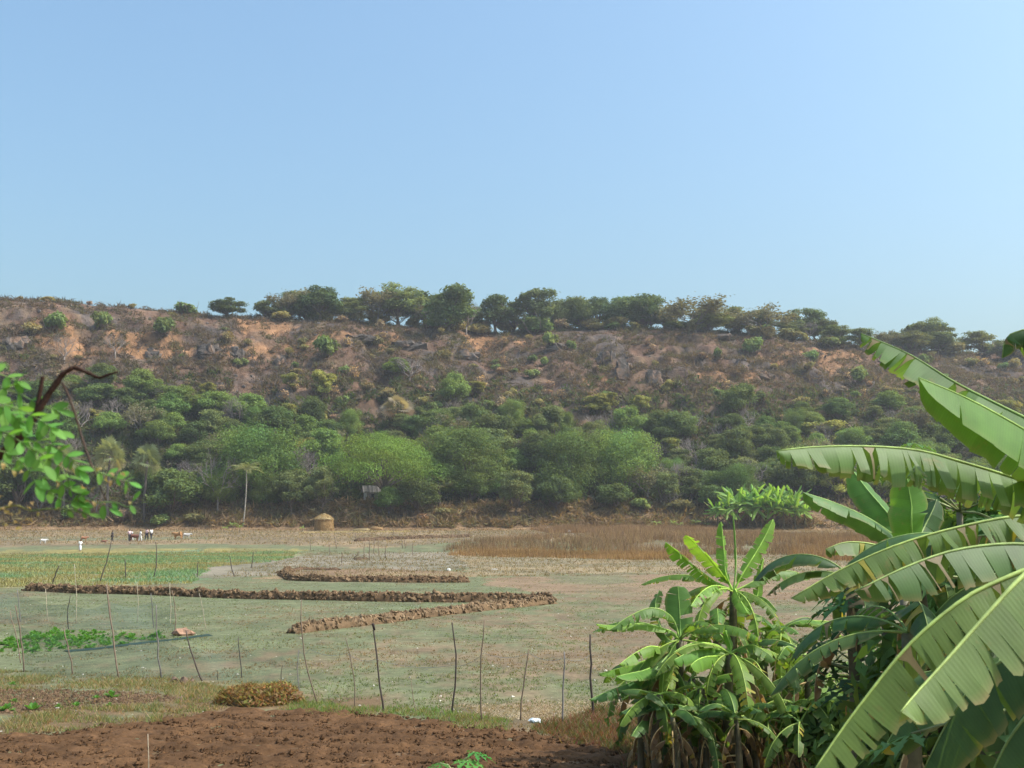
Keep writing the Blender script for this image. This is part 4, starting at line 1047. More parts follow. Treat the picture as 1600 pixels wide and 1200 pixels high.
# fallen net edge on the ground beside the vegetable bed
def ribbon(pts, w, name, mat, tint, label, cat, lift=.012):
    W = np.array([gnd(*p) for p in pts]); s = np.linspace(0, len(W) - 1, 40); P = np.stack([np.interp(s, np.arange(len(W)), W[:, i]) for i in range(3)], -1)
    T = norm(np.gradient(P, axis=0)); S = np.stack([-T[:, 1], T[:, 0], T[:, 2] * 0], -1); rows = 5; V = []
    for j in range(rows):
        u = j / (rows - 1) - .5; V.append(P + S * u * w * (.2 + 1.2 * fbm(s * 4.3 + u * 3, s * 0 + u, 3, 88))[:, None] + np.array([0, 0, 1]) * (lift + .03 * (1 - 4 * u * u) * (1 + .5 * np.sin(s * 3.3 + u * 4)))[:, None])
    V = np.stack(V, 1); q = np.arange(39)[:, None] * rows + np.arange(rows - 1)[None]; b = MB()
    b.add(V.reshape(-1, 3) - W[0], np.stack([q, q + 1, q + rows + 1, q + rows], -1).reshape(-1, 4), tint); o = b.build(name, mat); o.location = W[0]; return tag(o, label, cat)
ribbon([(104, 1019), (150, 1014), (200, 1008), (260, 1001), (326, 993)], .55, 'fallen_net', nm2, (.045, .075, .065), 'strip of dark teal netting lying along the vegetable bed', 'net')

# ------------------------------------------------------------------ vegetable bed, seedlings, heaps
def rosette_mesh(seed, n=16, L=.28, color=(.10, .24, .05)):
    rng = np.random.default_rng(seed); b = MB()
    for i in range(n):
        a = i * 2.4; e = R(rng.uniform(15, 75)); d = np.array([math.cos(a) * math.cos(e), math.sin(a) * math.cos(e), math.sin(e)]); s = np.array([-math.sin(a), math.cos(a), 0])
        l = L * rng.uniform(.6, 1.1); w = l * .28; p = d * .03
        V = [p, p + d * l * .5 + s * w, p + d * l + np.array([0, 0, -.2 * l]), p + d * l * .5 - s * w, p + d * l * .55 + np.array([0, 0, -.03])]
        b.add(V, [[0, 1, 4], [1, 2, 4], [2, 3, 4], [3, 0, 4]], np.array(color) * rng.uniform(.75, 1.3))
    return b.mesh('vegetable_plant', M_GRASS, False)
RM = [rosette_mesh(i) for i in (1, 2, 3)]
VP = [gnd(*p) for p in [(-120, 985), (60, 980), (70, 985), (180, 990), (225, 992), (300, 1000), (230, 1003), (110, 1018), (-120, 1030)]]
cnt = 0
while cnt < 295:
    x = r3.uniform(-18, -8); y = r3.uniform(33, 44)
    if not in_poly(np.array([x]), np.array([y]), VP)[0]: continue
    o = link('vegetable_plant', RM[cnt % 3]); sc = r3.uniform(.3, .62) * (1.0 if cnt % 9 else 2.0); o.location = (x, y, float(hz(x, y))); o.rotation_euler = (0, 0, r3.uniform(0, 6)); o.scale = (sc, sc, sc)
    tag(o, 'leafy bright green vegetable plant in the netted bed' if cnt % 9 else 'taller leafy clump in the netted vegetable bed', 'vegetable', 'plants of the vegetable bed' if cnt % 9 else 'taller plants of the vegetable bed'); cnt += 1
for i, (px, py) in enumerate([(22, 1097), (50, 1110), (92, 1106), (120, 1104), (150, 1092), (175, 1090), (20, 1070), (118, 1103), (172, 1104), (10, 1111)]):
    o = link('seedling', RM[i % 3]); P = gnd(px, py); sc = .45 + .4 * (i % 4 == 1); o.location = P; o.scale = (sc,) * 3; tag(o, 'small green seedling in the dark seed bed', 'seedling', 'seedlings of the dark bed')
def heap(px, py, w, h, label, tint, name='heap', cat='heap', n=3500, leafy=(.3, .2, .1), mat=M_SOIL):
    P = gnd(px, py); k = P[1] / F; w *= k; h *= k; root = thing(name, label, cat, P); V = ICO2 * np.array([w / 2, w / 2.4, h]); V[:, 2] = np.maximum(V[:, 2], -.05); V = V * (1 + .12 * r3.normal(size=(len(V), 1))); lob = lambda Q_: np.array([1, 1, 1]) * (.72 + .6 * fbm(Q_[:, 0] / w * 2.6 + 3.1, Q_[:, 1] / w * 2.6, 2, 77))[:, None]; V = V * lob(V)
    b = MB(); b.add(V, ICO2F, np.array(tint)); b.build('mound', mat, root)
    d = norm(r3.normal(size=(n, 3))); d[:, 2] = np.abs(d[:, 2]); Q = d * np.array([w / 2, w / 2.4, h]) * r3.uniform(.85, 1.12, (n, 1)); Q = Q * lob(Q); b = MB()
    leaf_quads(b, Q, norm(d + r3.normal(size=(n, 3)) * .7), .045, np.array(leafy) * r3.uniform(.5, 1.4, (n, 1)) * pick(r3, n, [(1, 1, 1), (.75, 1.1, .6), (1.1, .8, .7)]), r3, 2.6)
    j = r3.integers(0, n, n // 3); tri_tufts(b, Q[j], r3, 2, r3.uniform(.05, .16, len(j)), .014, .04, np.array(leafy) * r3.uniform(.7, 1.5, (len(j), 1)) * np.array([1, 1.05, .8]), 1.6)
    o = b.build('litter', M_STRAW, root, smooth=False); o['kind'] = 'stuff'; return root
heap(405, 1098, 108, 27, 'heap of dry leaves and weeds at the edge of the ploughed soil', (.14, .09, .05), 'leaf_heap')
for px, py, s, lab in [(272, 1066, .1, 'brown clod beside the fence, left of a pair'), (287, 1067, .11, 'brown clod beside the fence, right of a pair'), (300, 1066, .06, 'small clod right of the pair of brown clods')]:
    b = MB(); b.add(ICO2 * (1 + .15 * r3.normal(size=(len(ICO2), 1))) * s * np.array([1.1, 1, .9]), ICO2F, (.16, .11, .08)); o = b.build('soil_clod', M_SOIL, smooth=False); P = gnd(px, py); o.location = (P[0], P[1], P[2] + s * .5); tag(o, lab, 'clod', 'clods by the fence')
b = MB(); b.add(ICO2 * (1 + .12 * r3.normal(size=(len(ICO2), 1))) * np.array([.42, .3, .2]), ICO2F, (.3, .18, .12)); o = b.build('earth_lump', M_SOIL, smooth=False); P = gnd(285, 993); o.location = (P[0], P[1], P[2] + .08); tag(o, 'reddish lump of earth at the end of the vegetable bed', 'earth lump')
# white sack and scraps
b = MB(); V = np.sign(ICO2) * np.abs(ICO2) ** .6 * np.array([.16, .14, .13]) * (1 + .1 * r3.normal(size=(len(ICO2), 1))); b.add(V, ICO2F, (.8, .79, .76)); o = b.build('white_sack', M_CLOTH, smooth=False); P = gnd(701, 892); o.location = (P[0], P[1], P[2] + .11); tag(o, 'small white sack lying alone on the bare field', 'sack')
b = MB(); b.add(ICO2 * np.array([.35, .12, .05]) * (1 + .15 * r3.normal(size=(len(ICO2), 1))), ICO2F, (.6, .58, .54)); o = b.build('litter_scrap', M_CLOTH, smooth=False); P = gnd(773, 890); o.location = (P[0], P[1], P[2] + .03); tag(o, 'pale scrap of litter right of the white sack', 'litter')
b = MB(); b.add(ICO2 * np.array([.11, .07, .06]) * (1 + .2 * r3.normal(size=(len(ICO2), 1))), ICO2F, (.62, .68, .72)); o = b.build('plastic_bag', M_CLOTH, smooth=False); P = gnd(836, 1130); o.location = (P[0], P[1], P[2] + .04); tag(o, 'crumpled pale plastic bag by the foot of the fence', 'bag')
for px, py, lab in [(908, 829, 'white scrap at the edge of the far brown grass'), (890, 832, 'second white scrap left in the dry grass'), (855, 826.5, 'tiny white scrap on the far dry field')]:
    b = MB(); b.add(ICO1 * np.array([.6, .3, .3]), ICO1F, (.75, .74, .72)); o = b.build('litter_scrap', M_CLOTH, smooth=False); P = gnd(px, py); o.location = (P[0], P[1], P[2] + .2); tag(o, lab, 'litter', 'white scraps')

# ------------------------------------------------------------------ haystack
P = gnd(506, 829); k = P[1] / F
root = thing('haystack', 'rounded straw coloured haystack at the far edge of the field', 'haystack', P)
prof = [(13.6, -1), (14.2, 0), (14.4, 5), (14.0, 12), (13.4, 16), (14.6, 17.5), (13.0, 19.5), (8.5, 22.5), (4, 25), (.4, 26.3)]
ns = 28; b = MB(); rows = []
for r_, z_ in prof:
    a = np.arange(ns) / ns * 6.2832; rr_ = r_ * k * (1 + .05 * r3.normal(size=ns)); rows.append(np.stack([np.cos(a) * rr_, np.sin(a) * rr_, np.full(ns, z_ * k * 1.0) + .05 * r3.normal(size=ns)], -1))
V = np.array(rows); q = np.arange(len(prof) - 1)[:, None] * ns + np.arange(ns)[None]; qn = np.arange(len(prof) - 1)[:, None] * ns + (np.arange(ns)[None] + 1) % ns
tint = np.where((np.arange(len(prof)) > 4)[:, None, None], np.array([.5, .4, .22]), np.array([.42, .27, .12])) * r3.uniform(.85, 1.15, (len(prof), ns, 1))
b.add(V[:6].reshape(-1, 3), np.stack([q[:5], qn[:5], qn[:5] + ns, q[:5] + ns], -1).reshape(-1, 4), tint[:6].reshape(-1, 3)); b.build('stack_body', M_STRAW, root)
b = MB(); b.add(V[5:].reshape(-1, 3), np.stack([q[:4], qn[:4], qn[:4] + ns, q[:4] + ns], -1).reshape(-1, 4), tint[5:].reshape(-1, 3)); b.build('straw_cap', M_STRAW, root)
n = 5000; a = r3.uniform(0, 6.283, n); z = r3.uniform(0, 25, n); rr_ = np.interp(z, [p[1] for p in prof], [p[0] for p in prof]) * k
Q = np.stack([np.cos(a) * rr_, np.sin(a) * rr_, z * k], -1); nn = norm(np.stack([np.cos(a), np.sin(a), a * 0 + .3], -1) + .6 * r3.normal(size=(n, 3))); b = MB()
leaf_quads(b, Q, nn, .11, np.array([.5, .36, .18]) * r3.uniform(.65, 1.25, (n, 1)), r3, 4.0); o = b.build('straw', M_STRAW, root, smooth=False); o['kind'] = 'stuff'
heap(588, 828, 20, 7, 'small low pile of straw right of the haystack', (.4, .26, .13), 'straw_pile', 'straw pile', 500, (.5, .36, .2), M_STRAW)
heap(566, 829, 26, 3.5, 'thin spread of straw between the haystack and the small pile', (.42, .32, .18), 'straw_spread', 'straw', 500, (.5, .4, .22), M_STRAW)
x, y = scatter(2500, [(470, 831), (640, 829), (640, 831.5), (470, 833.5)]); b = MB(); tri_tufts(b, gpts(x, y), r3, 3, .12, .12, .5, (.52, .42, .24), 1.5); stuff(b, 'straw', 'pale loose straw on the ground around the haystack', M_STRAW, 'straw')

# ------------------------------------------------------------------ hut under the spreading tree
def box(b, x0, x1, y0, y1, z0, z1, tint):
    V = np.array([(x, y, z) for x in (x0, x1) for y in (y0, y1) for z in (z0, z1)], float); b.add(V, [[0, 1, 3, 2], [4, 6, 7, 5], [0, 4, 5, 1], [2, 3, 7, 6], [0, 2, 6, 4], [1, 5, 7, 3]], tint)
P = gnd(578, 789); P = np.array([P[0], P[1] + 4, float(hz(P[0] * (P[1] + 4) / P[1], P[1] + 4))])
root = thing('hut', 'small grey hut half hidden under the wide spreading tree', 'hut', (P[0], P[1], P[2] - .3), rz=.25)
b = MB(); box(b, -2.2, 2.2, -1.6, 1.6, 0, 2.6, (.3, .27, .25)); b.build('wall', M_CLOTH, root, smooth=False)
b = MB(); box(b, -.4, .4, -1.66, -1.6, 0, 1.9, (.06, .05, .045)); b.build('door', M_STAKE, root, smooth=False)
for sgn in (-1, 1):
    b = MB()
    for j in range(12):
        x0 = -2.6 + j * .433; b.add(np.array([(x0, sgn * 2.2, 2.2), (x0 + .4, sgn * 2.2, 2.2), (x0 + .4, 0, 4.0), (x0, 0, 4.0), (x0, sgn * 2.2, 2.28), (x0 + .4, sgn * 2.2, 2.28), (x0 + .4, 0, 4.09), (x0, 0, 4.09)]),
            [[0, 1, 2, 3], [4, 5, 6, 7], [0, 1, 5, 4], [1, 2, 6, 5], [3, 0, 4, 7]], np.array([.24, .21, .19]) * r3.uniform(.7, 1.3))
    b.build('roof_slope', M_STAKE, root, smooth=False)
b = MB(); box(b, -2.3, -1.6, -1.75, -1.62, .2, 2.2, (.62, .6, .58)); b.build('pale_sheet', M_CLOTH, root, smooth=False)
# white-washed hut on the ridge, seen as a white speck
P = gnd(1308, 538); P[1] += 6; P[2] = float(hz(P[0], P[1]))
root = thing('ridge_hut', 'tiny white building among the ridge trees at right', 'building', P)
b = MB(); box(b, -1.6, 1.6, -1.2, 1.2, -.5, 2.0, (.8, .79, .76)); b.build('wall', M_CLOTH, root, smooth=False)
b = MB(); b.add(np.array([(-1.8, -1.4, 2.0), (1.8, -1.4, 2.0), (1.8, 1.4, 2.0), (-1.8, 1.4, 2.0), (-1.8, 0, 2.7), (1.8, 0, 2.7)]), [[0, 1, 5, 4], [2, 3, 4, 5]], (.5, .47, .44)); b.build('roof', M_CLOTH, root, smooth=False)
b = MB(); box(b, -.35, .35, -1.26, -1.2, -.3, 1.4, (.2, .15, .12)); b.build('door', M_STAKE, root, smooth=False)

# ------------------------------------------------------------------ people and cattle
def skin_obj(name, verts, edges, radii, mat, tint, parent, sub=2, root=0):
    bm = bmesh.new(); lay = bm.verts.layers.skin.verify(); vs = [bm.verts.new(v) for v in verts]
    for e in edges: bm.edges.new((vs[e[0]], vs[e[1]]))
    for i, v in enumerate(vs):
        r_ = radii[i]; v[lay].radius = r_ if isinstance(r_, tuple) else (r_, r_); v[lay].use_root = (i == root)
    me = bpy.data.meshes.new(name); bm.to_mesh(me); bm.free(); me.materials.append(mat_plain(tint))
    at_ = me.attributes.new('tint', 'FLOAT_COLOR', 'POINT'); at_.data.foreach_set('color', np.tile(np.array(list(tint) + [1.0], np.float32), (len(me.vertices), 1)).ravel())
    o = link(name, me, parent); m = o.modifiers.new('skin', 'SKIN'); m.use_smooth_shade = True; s = o.modifiers.new('sub', 'SUBSURF'); s.levels = sub; s.render_levels = sub; return o
def person(px, py, hpx, rz, top, legs, label, stride=.18, arm=.25, robe=False, P=None):
    P = gnd(px, py); H = 1.12 * hpx * P[1] / F; root = thing('person', label, 'person', P, 'people at the far edge of the field', rz); k = H / 1.7; root.scale = (k, k, k)
    a, s = arm, stride
    J = dict(pel=(0, 0, .92), chest=(0, 0, 1.28), neck=(0, .01, 1.45), head=(0, -.02, 1.60), crown=(0, 0, 1.68), ls=(-.17, 0, 1.38), le=(-.24, .03, 1.12), lw=(-.22, -a, .92), lh=(-.21, -a - .06, .85),
             rs=(.17, 0, 1.38), re=(.24, .03, 1.12), rw=(.22, a * .4, .9), rh=(.21, a * .4, .82), lp=(-.1, 0, .88), lk=(-.1, -s * .5 - .03, .5), la=(-.1, -s, .08), lf=(-.1, -s - .14, .04), rp=(.1, 0, .88), rk=(.1, s * .4, .5), ra=(.1, s, .08), rf=(.1, s - .14, .04))
    nm_ = list(J); ix = {n_: i for i, n_ in enumerate(nm_)}
    E = [('pel', 'chest'), ('chest', 'neck'), ('neck', 'head'), ('head', 'crown'), ('chest', 'ls'), ('ls', 'le'), ('le', 'lw'), ('lw', 'lh'), ('chest', 'rs'), ('rs', 're'), ('re', 'rw'), ('rw', 'rh'), ('pel', 'lp'), ('lp', 'lk'), ('lk', 'la'), ('la', 'lf'), ('pel', 'rp'), ('rp', 'rk'), ('rk', 'ra'), ('ra', 'rf')]
    rad = dict(pel=.13, chest=.14, neck=.055, head=.095, crown=.06, ls=.065, le=.042, lw=.032, lh=.035, rs=.065, re=.042, rw=.032, rh=.035, lp=.085, lk=.06, la=.04, lf=.035, rp=.085, rk=.06, ra=.04, rf=.035)
    skin_obj('body', [J[n_] for n_ in nm_], [(ix[a_], ix[b_]) for a_, b_ in E], [rad[n_] for n_ in nm_], M_SKIN, (.13, .07, .045), root)
    sh = ['pel', 'chest', 'ls', 'le', 'rs', 're']; si = {n_: i for i, n_ in enumerate(sh)}; V = [J[n_] for n_ in sh]
    skin_obj('shirt', V, [(0, 1), (1, 2), (2, 3), (1, 4), (4, 5)], [.16, .175, .09, .07, .09, .07], M_CLOTH, top, root, 1)
    if robe: skin_obj('robe', [(0, 0, 1.0), (0, -.01, .6), (0, -.02, .15)], [(0, 1), (1, 2)], [.17, .19, .2], M_CLOTH, legs, root, 1)
    else:
        tr = ['pel', 'lp', 'lk', 'la', 'rp', 'rk', 'ra']; skin_obj('trousers', [J[n_] for n_ in tr], [(0, 1), (1, 2), (2, 3), (0, 4), (4, 5), (5, 6)], [.15, .11, .085, .06, .11, .085, .06], M_CLOTH, legs, root, 1)
    skin_obj('hair', [(0, .03, 1.60), (0, .02, 1.68), (0, -.03, 1.71)], [(0, 1), (1, 2)], [.09, .1, .07], M_CLOTH, (.015, .013, .012), root, 1)
    return root
WH, BLK, PINK, NAVY = (.82, .81, .79), (.03, .03, .035), (.72, .5, .5), (.03, .035, .06)
person(125, 862, 16.5, .4, WH, (.75, .8, .9), 'person in long white clothes walking alone before the cattle', robe=True)
person(175, 847, 16, 1.6, BLK, BLK, 'person in dark clothes standing alone left of the group')
person(202, 846, 17, .6, PINK, BLK, 'person in pale pink top and dark trousers, leftmost of the group')
person(205.5, 845.5, 15.5, -.8, WH, WH, 'person in white standing against the reddish brown cow')
person(219, 846, 16, 2.2, WH, WH, 'person in white just right of the reddish brown cow')
person(229, 844, 16.5, -.6, PINK, NAVY, 'person in pinkish top, left one of the right-hand pair')
person(236, 844, 16.5, .9, WH, BLK, 'person in white top and dark trousers at the right end of the group')
def cow(px, py, lpx, rz, coat, label, lying=False, belly=None):
    P = gnd(px, py); k = lpx * P[1] / F / 2.0; root = thing('cow', label, 'cow', P, 'cattle at the far edge of the field', rz); root.scale = (k, k, k)
    V = [(-.75, 0, 1.22), (-.3, 0, 1.12), (.2, 0, 1.1), (.62, 0, 1.22), (.95, 0, 1.35), (1.2, 0, 1.38), (1.5, 0, 1.15)]
    E = [(i, i + 1) for i in range(6)]; rad = [.30, .41, .43, .38, .22, .19, .11]
    def leg(x, sgn, hind):
        i = len(V); z0 = 1.0
        if hind: pts = [(x, sgn * .17, .95), (x + .1, sgn * .18, .68), (x - .08, sgn * .18, .42), (x - .04, sgn * .18, .05)]
        else: pts = [(x, sgn * .17, .95), (x - .04, sgn * .17, .62), (x + .02, sgn * .17, .38), (x, sgn * .17, .05)]
        V.extend(pts); E.append((0 if hind else 3, i)); E.extend([(i, i + 1), (i + 1, i + 2), (i + 2, i + 3)]); rad.extend([.2, .13, .09, .08])
    for sg in (-1, 1): leg(-.72, sg, True); leg(.6, sg, False)
    if lying: V[:] = [(x, y, z * (1 if z > 1 else .5) - .5 if z > .9 else z * .3 + .05) for x, y, z in V]
    skin_obj('body', V, E, rad, M_HIDE, coat, root, 1, 1)
    dz = -.5 if lying else 0
    skin_obj('tail', [(-.95, 0, 1.3 + dz), (-1.08, 0, 1.0 + dz), (-1.05, .03, .6 + dz), (-1.05, .03, .45 + dz)], [(0, 1), (1, 2), (2, 3)], [.05, .035, .03, .06], M_HIDE, tuple(v * .5 for v in coat), root, 1)
    for sg in (-1, 1):
        skin_obj('horn', [(1.15, sg * .1, 1.5 + dz), (1.18, sg * .2, 1.62 + dz), (1.22, sg * .2, 1.76 + dz)], [(0, 1), (1, 2)], [.04, .03, .015], M_HIDE, (.2, .18, .15), root, 1)
        skin_obj('ear', [(1.08, sg * .12, 1.43 + dz), (1.05, sg * .28, 1.4 + dz), (1.04, sg * .36, 1.36 + dz)], [(0, 1), (1, 2)], [.035, .06, .02], M_HIDE, coat, root, 1)
    return root
cow(278, 843, 15, 2.9, (.42, .22, .09), 'orange brown cow grazing right of the people')
cow(291, 842.5, 12, .3, (.42, .40, .38), 'pale grey cow grazing behind the orange brown one')
cow(210, 845.8, 14, .1, (.15, .055, .035), 'reddish brown cow standing among the people')
cow(162, 848, 8, .6, (.17, .07, .045), 'small dark brown calf lying left of the dark clothed person', lying=True)
cow(131, 846, 10, .2, (.33, .15, .08), 'tan cow standing behind the white clothed person')
cow(67, 850, 10, .5, (.55, .54, .52), 'whitish grey cow standing alone at the far left')
# ------------------------------------------------------------------ banana plants
def catmull(P, n):
    P = np.asarray(P, float)
    if len(P) == 2: t = np.linspace(0, 1, n)[:, None]; return P[0] * (1 - t) + P[1] * t
    Q = np.vstack([2 * P[0] - P[1], P, 2 * P[-1] - P[-2]]); k = len(P) - 1
    s = np.linspace(0, k, n); i = np.minimum(s.astype(int), k - 1); t = (s - i)[:, None]
    a, b_, c_, d = Q[i], Q[i + 1], Q[i + 2], Q[i + 3]
    return .5 * ((2 * b_) + (c_ - a) * t + (2 * a - 5 * b_ + 4 * c_ - d) * t ** 2 + (3 * b_ - a - 3 * c_ + d) * t ** 3)

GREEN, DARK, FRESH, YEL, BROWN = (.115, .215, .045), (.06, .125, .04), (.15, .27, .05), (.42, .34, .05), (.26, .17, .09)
def banana_leaf(parent, rib, W, rng, fold=(25, 25), droop=(35, 35), tear=.5, strip=.09, color=GREEN, u0=.1, origin=(0, 0, 0), ribr=.014, nv=7, mat=None, up=(0, 0, 1),
                dry=.05, yellow=.03, missing=.04, slant=.28, name='leaf', label=None, gap=.06, edge_brown=.5, splay=17):
    """rib: points from the stem to the tip; fold: how far each half falls from level at the rib; droop: extra fall at the edge (degrees)"""
    mat = mat or M_BAN; origin = np.asarray(origin, float)
    n = 90; Rb = catmull(rib, n) - origin; seg = np.linalg.norm(np.diff(Rb, axis=0), axis=1); S_ = np.concatenate([[0], np.cumsum(seg)]); L = S_[-1]
    T = norm(np.gradient(Rb, axis=0)); upv = np.asarray(up, float); Sd = norm(np.cross(T, upv)); Nn = np.cross(Sd, T)
    def smp(A, u): return np.stack([np.interp(u * L, S_, A[:, j]) for j in range(3)], -1)
    b = MB()
    for side in (0, 1):
        sg = 1 if side else -1
        cuts = [u0]
        while cuts[-1] < 1: cuts.append(cuts[-1] + strip / L * rng.uniform(.4, 1.8))
        cuts[-1] = 1.0
        if len(cuts) > 2 and cuts[-1] - cuts[-2] < .02: cuts.pop(-2)
        torn = rng.random(len(cuts)) < tear; torn[0] = torn[-1] = False
        depth = np.where(torn, (.03 + .5 * rng.random(len(cuts)) ** 1.8), 1.0)
        off = 0.0; group_off = rng.normal() * 6 * tear; group_col = None; shorten = 1.0; g_fw = 0.0
        for k in range(len(cuts) - 1):
            if torn[k]:
                group_off = rng.normal() * splay * (.4 + tear); shorten = 1 - .2 * tear * rng.random(); g_fw = rng.normal() * .16 * tear
                rr_ = rng.random(); group_col = BROWN if rr_ < dry else (YEL if rr_ < dry + yellow else None)
                if rng.random() < missing: continue
            a, c_ = cuts[k], cuts[k + 1]; nu = 4 if c_ - a > .12 else (3 if nv > 6 else 2)
            u = np.linspace(a, c_, nu); s = (u - u0) / (1 - u0)
            w = rng.uniform(.88, 1.0, nu) * W * np.clip(1 - np.abs(2 * s - 1) ** 3.2, 0, 1) ** .5 * np.where(s > .5, 1 - .25 * (s - .5) * 2 * .6, 1)
            d0 = depth[k] if torn[k] else 1.0; d1 = depth[k + 1] if torn[k + 1] else 1.0
            base = smp(Rb, u); t_ = norm(smp(T, u)); sd_ = norm(smp(Sd, u)) * sg; nn_ = norm(smp(Nn, u))
            rows = []; p = base.copy(); v = np.linspace(0, 1, nv); narrow = rng.uniform(.55, .9) if group_col is BROWN else (.35 if group_col is YEL else 0)
            lat = np.zeros(nu); fw = g_fw
            for r_ in range(nv):
                rows.append(p.copy())
                if r_ == nv - 1: break
                vm = (v[r_] + v[r_ + 1]) / 2
                ph = R(fold[side] + droop[side] * vm ** 1.3 + group_off * vm)
                ph = ph + R(3.0) * np.sin(u * L * 40 + k) * vm
                dw = (w * shorten / (nv - 1))[:, None]
                p = p + dw * (sd_ * np.cos(ph)[:, None] - nn_ * np.sin(ph)[:, None] + t_ * (slant + fw * vm))
            G = np.array(rows)  # nv x nu x 3
            cen = G.mean(1, keepdims=True); vv = v[:, None]
            pull0 = np.clip((vv - d0) / max(1e-3, 1 - d0), 0, 1) if d0 < 1 else vv * 0; pull1 = np.clip((vv - d1) / max(1e-3, 1 - d1), 0, 1) if d1 < 1 else vv * 0
            q = np.linspace(1, 0, nu)[None]; pl = (pull0 * q + pull1 * (1 - q)) * gap * 4 + narrow * np.clip(vv * 4, 0, 1)
            G = G + (cen - G) * np.clip(pl, 0, .85)[..., None]
            tt = np.tile(np.array(color), (nv, nu, 1)) * rng.uniform(.9, 1.1)
            if group_col is not None: tt = tt * .25 + np.array(group_col) * .75
            e = (sstep(.8, 1.0, v) * edge_brown * rng.uniform(.2, 1))[:, None, None]; tt = tt * (1 - e) + np.array([.38, .28, .14]) * e
            tt = np.concatenate([tt, np.tile((u * L)[None, :, None], (nv, 1, 1))], -1)
            qd = (np.arange(nv - 1)[:, None] * nu + np.arange(nu - 1)[None]); Fq = np.stack([qd, qd + 1, qd + nu + 1, qd + nu], -1).reshape(-1, 4)
            if side: Fq = Fq[:, ::-1]
            b.add(G.reshape(-1, 3), Fq, tt.reshape(-1, 4))
    if not b.n: return None
    lf = b.build(name, mat, parent)
    if label: lf['label'] = label
    mb = MB(); uu = np.linspace(0, 1, 24); P = smp(Rb, uu); mb.tube(P, np.interp(uu, [0, .15, 1], [ribr * 1.7, ribr, ribr * .25]), 5, np.minimum(np.array(color) * 1.5 + np.array([.12, .1, .02]), .6))
    mb.build('midrib', M_PITH, lf)
    return lf

def stem(parent, P0, P1, r, rng, tint=(.12, .105, .05)):
    k = 10; t = np.linspace(0, 1, k)[:, None]; P = P0 * (1 - t) + P1 * t + rng.normal(size=(1, 3)) * .05 * np.sin(math.pi * t)
    tt = np.array(tint) * rng.uniform(.6, 1.3, (k, 1)); kk = rng.random((k, 1)) * .7 * (1 - t); tt = tt * (1 - kk) + np.array([.17, .11, .07]) * kk
    b = MB(); b.tube(P, np.linspace(r * 1.25, r * .75, k) * (1 + .05 * rng.normal(size=k)), 10, tt); return b.build('stem', M_PITH, parent)

def arc(P, azim, e0, e1, L, k=7):
    pts = [np.asarray(P, float)]; d = np.array([math.cos(azim), math.sin(azim), 0])
    for i in range(k):
        e = R(e0 + (e1 - e0) * (i + .5) / k); pts.append(pts[-1] + (d * math.cos(e) + np.array([0, 0, math.sin(e)])) * L / k)
    return pts

def banana_plant(base, height, label, rng, nleaf=7, L=1.8, W=.26, cat='banana plant', group=None, explicit=(), mat=None, color=GREEN, tear=.5, dead=3, r=.09, nv=6, strip=.11, lean=(0, 0), e_rng=(20, 75), azr=None, arch=(60, 115)):
    base = np.asarray(base, float); root = thing('banana_plant', label, cat, base, group)
    top = np.array([lean[0], lean[1], height]); stem(root, np.array([0, 0, -.15]), top, r, rng)
    for i in range(nleaf):
        a = (i * 2.4 + rng.uniform(-.4, .4)) if azr is None else rng.uniform(*azr); e0 = rng.uniform(*e_rng); l = L * rng.uniform(.7, 1.1)
        banana_leaf(root, arc(top, a, e0, e0 - rng.uniform(*arch), l), W * rng.uniform(.8, 1.15), rng, (rng.uniform(5, 35),) * 2, (rng.uniform(20, 50),) * 2, tear * rng.uniform(.5, 1.4), strip, np.array(color) * rng.uniform(.8, 1.2) * (np.array([1.0, 1, 1]) if e0 > 35 else np.array([1.1, .95, .8])), .14, (0, 0, 0), .012, nv, mat, dry=.05, yellow=.04)
    for i in range(dead):
        a = rng.uniform(0, 6.28); l = L * rng.uniform(.5, .8)
        banana_leaf(root, arc(top * rng.uniform(.4, .97), a, rng.uniform(-40, 10), -92, l), W * rng.uniform(.4, .8), rng, (60, 60), (40, 40), .8, strip, np.array(BROWN) * rng.uniform(.6, 1.2), .2, (0, 0, 0), .01, 5, mat, name='dead_leaf', missing=.15)
    for ex in explicit:
        kw = dict(ex[1]) if len(ex) > 1 else {}
        pts = [top] + [np.asarray(p) - base for p in ex[0]] if kw.pop('from_top', True) else [np.asarray(p) - base for p in ex[0]]
        kw.setdefault('nv', nv); kw.setdefault('strip', strip); kw.setdefault('mat', mat); w = kw.pop('W', W) * (.8 if group and 'clump' in group else 1)
        if group and 'clump' in group: kw['tear'] = min(.95, kw.get('tear', .4) * 2.0)
        banana_leaf(root, pts, w, rng, origin=(0, 0, 0), **kw)
    return root
rb = np.random.default_rng(404)
def PX(pts, Y, dY=0.0):
    """photograph points -> place; Y metres ahead of the camera, changing by dY along the way"""
    return [at(px, py, Y + dY * i / max(1, len(pts) - 1)) for i, (px, py) in enumerate(pts)]

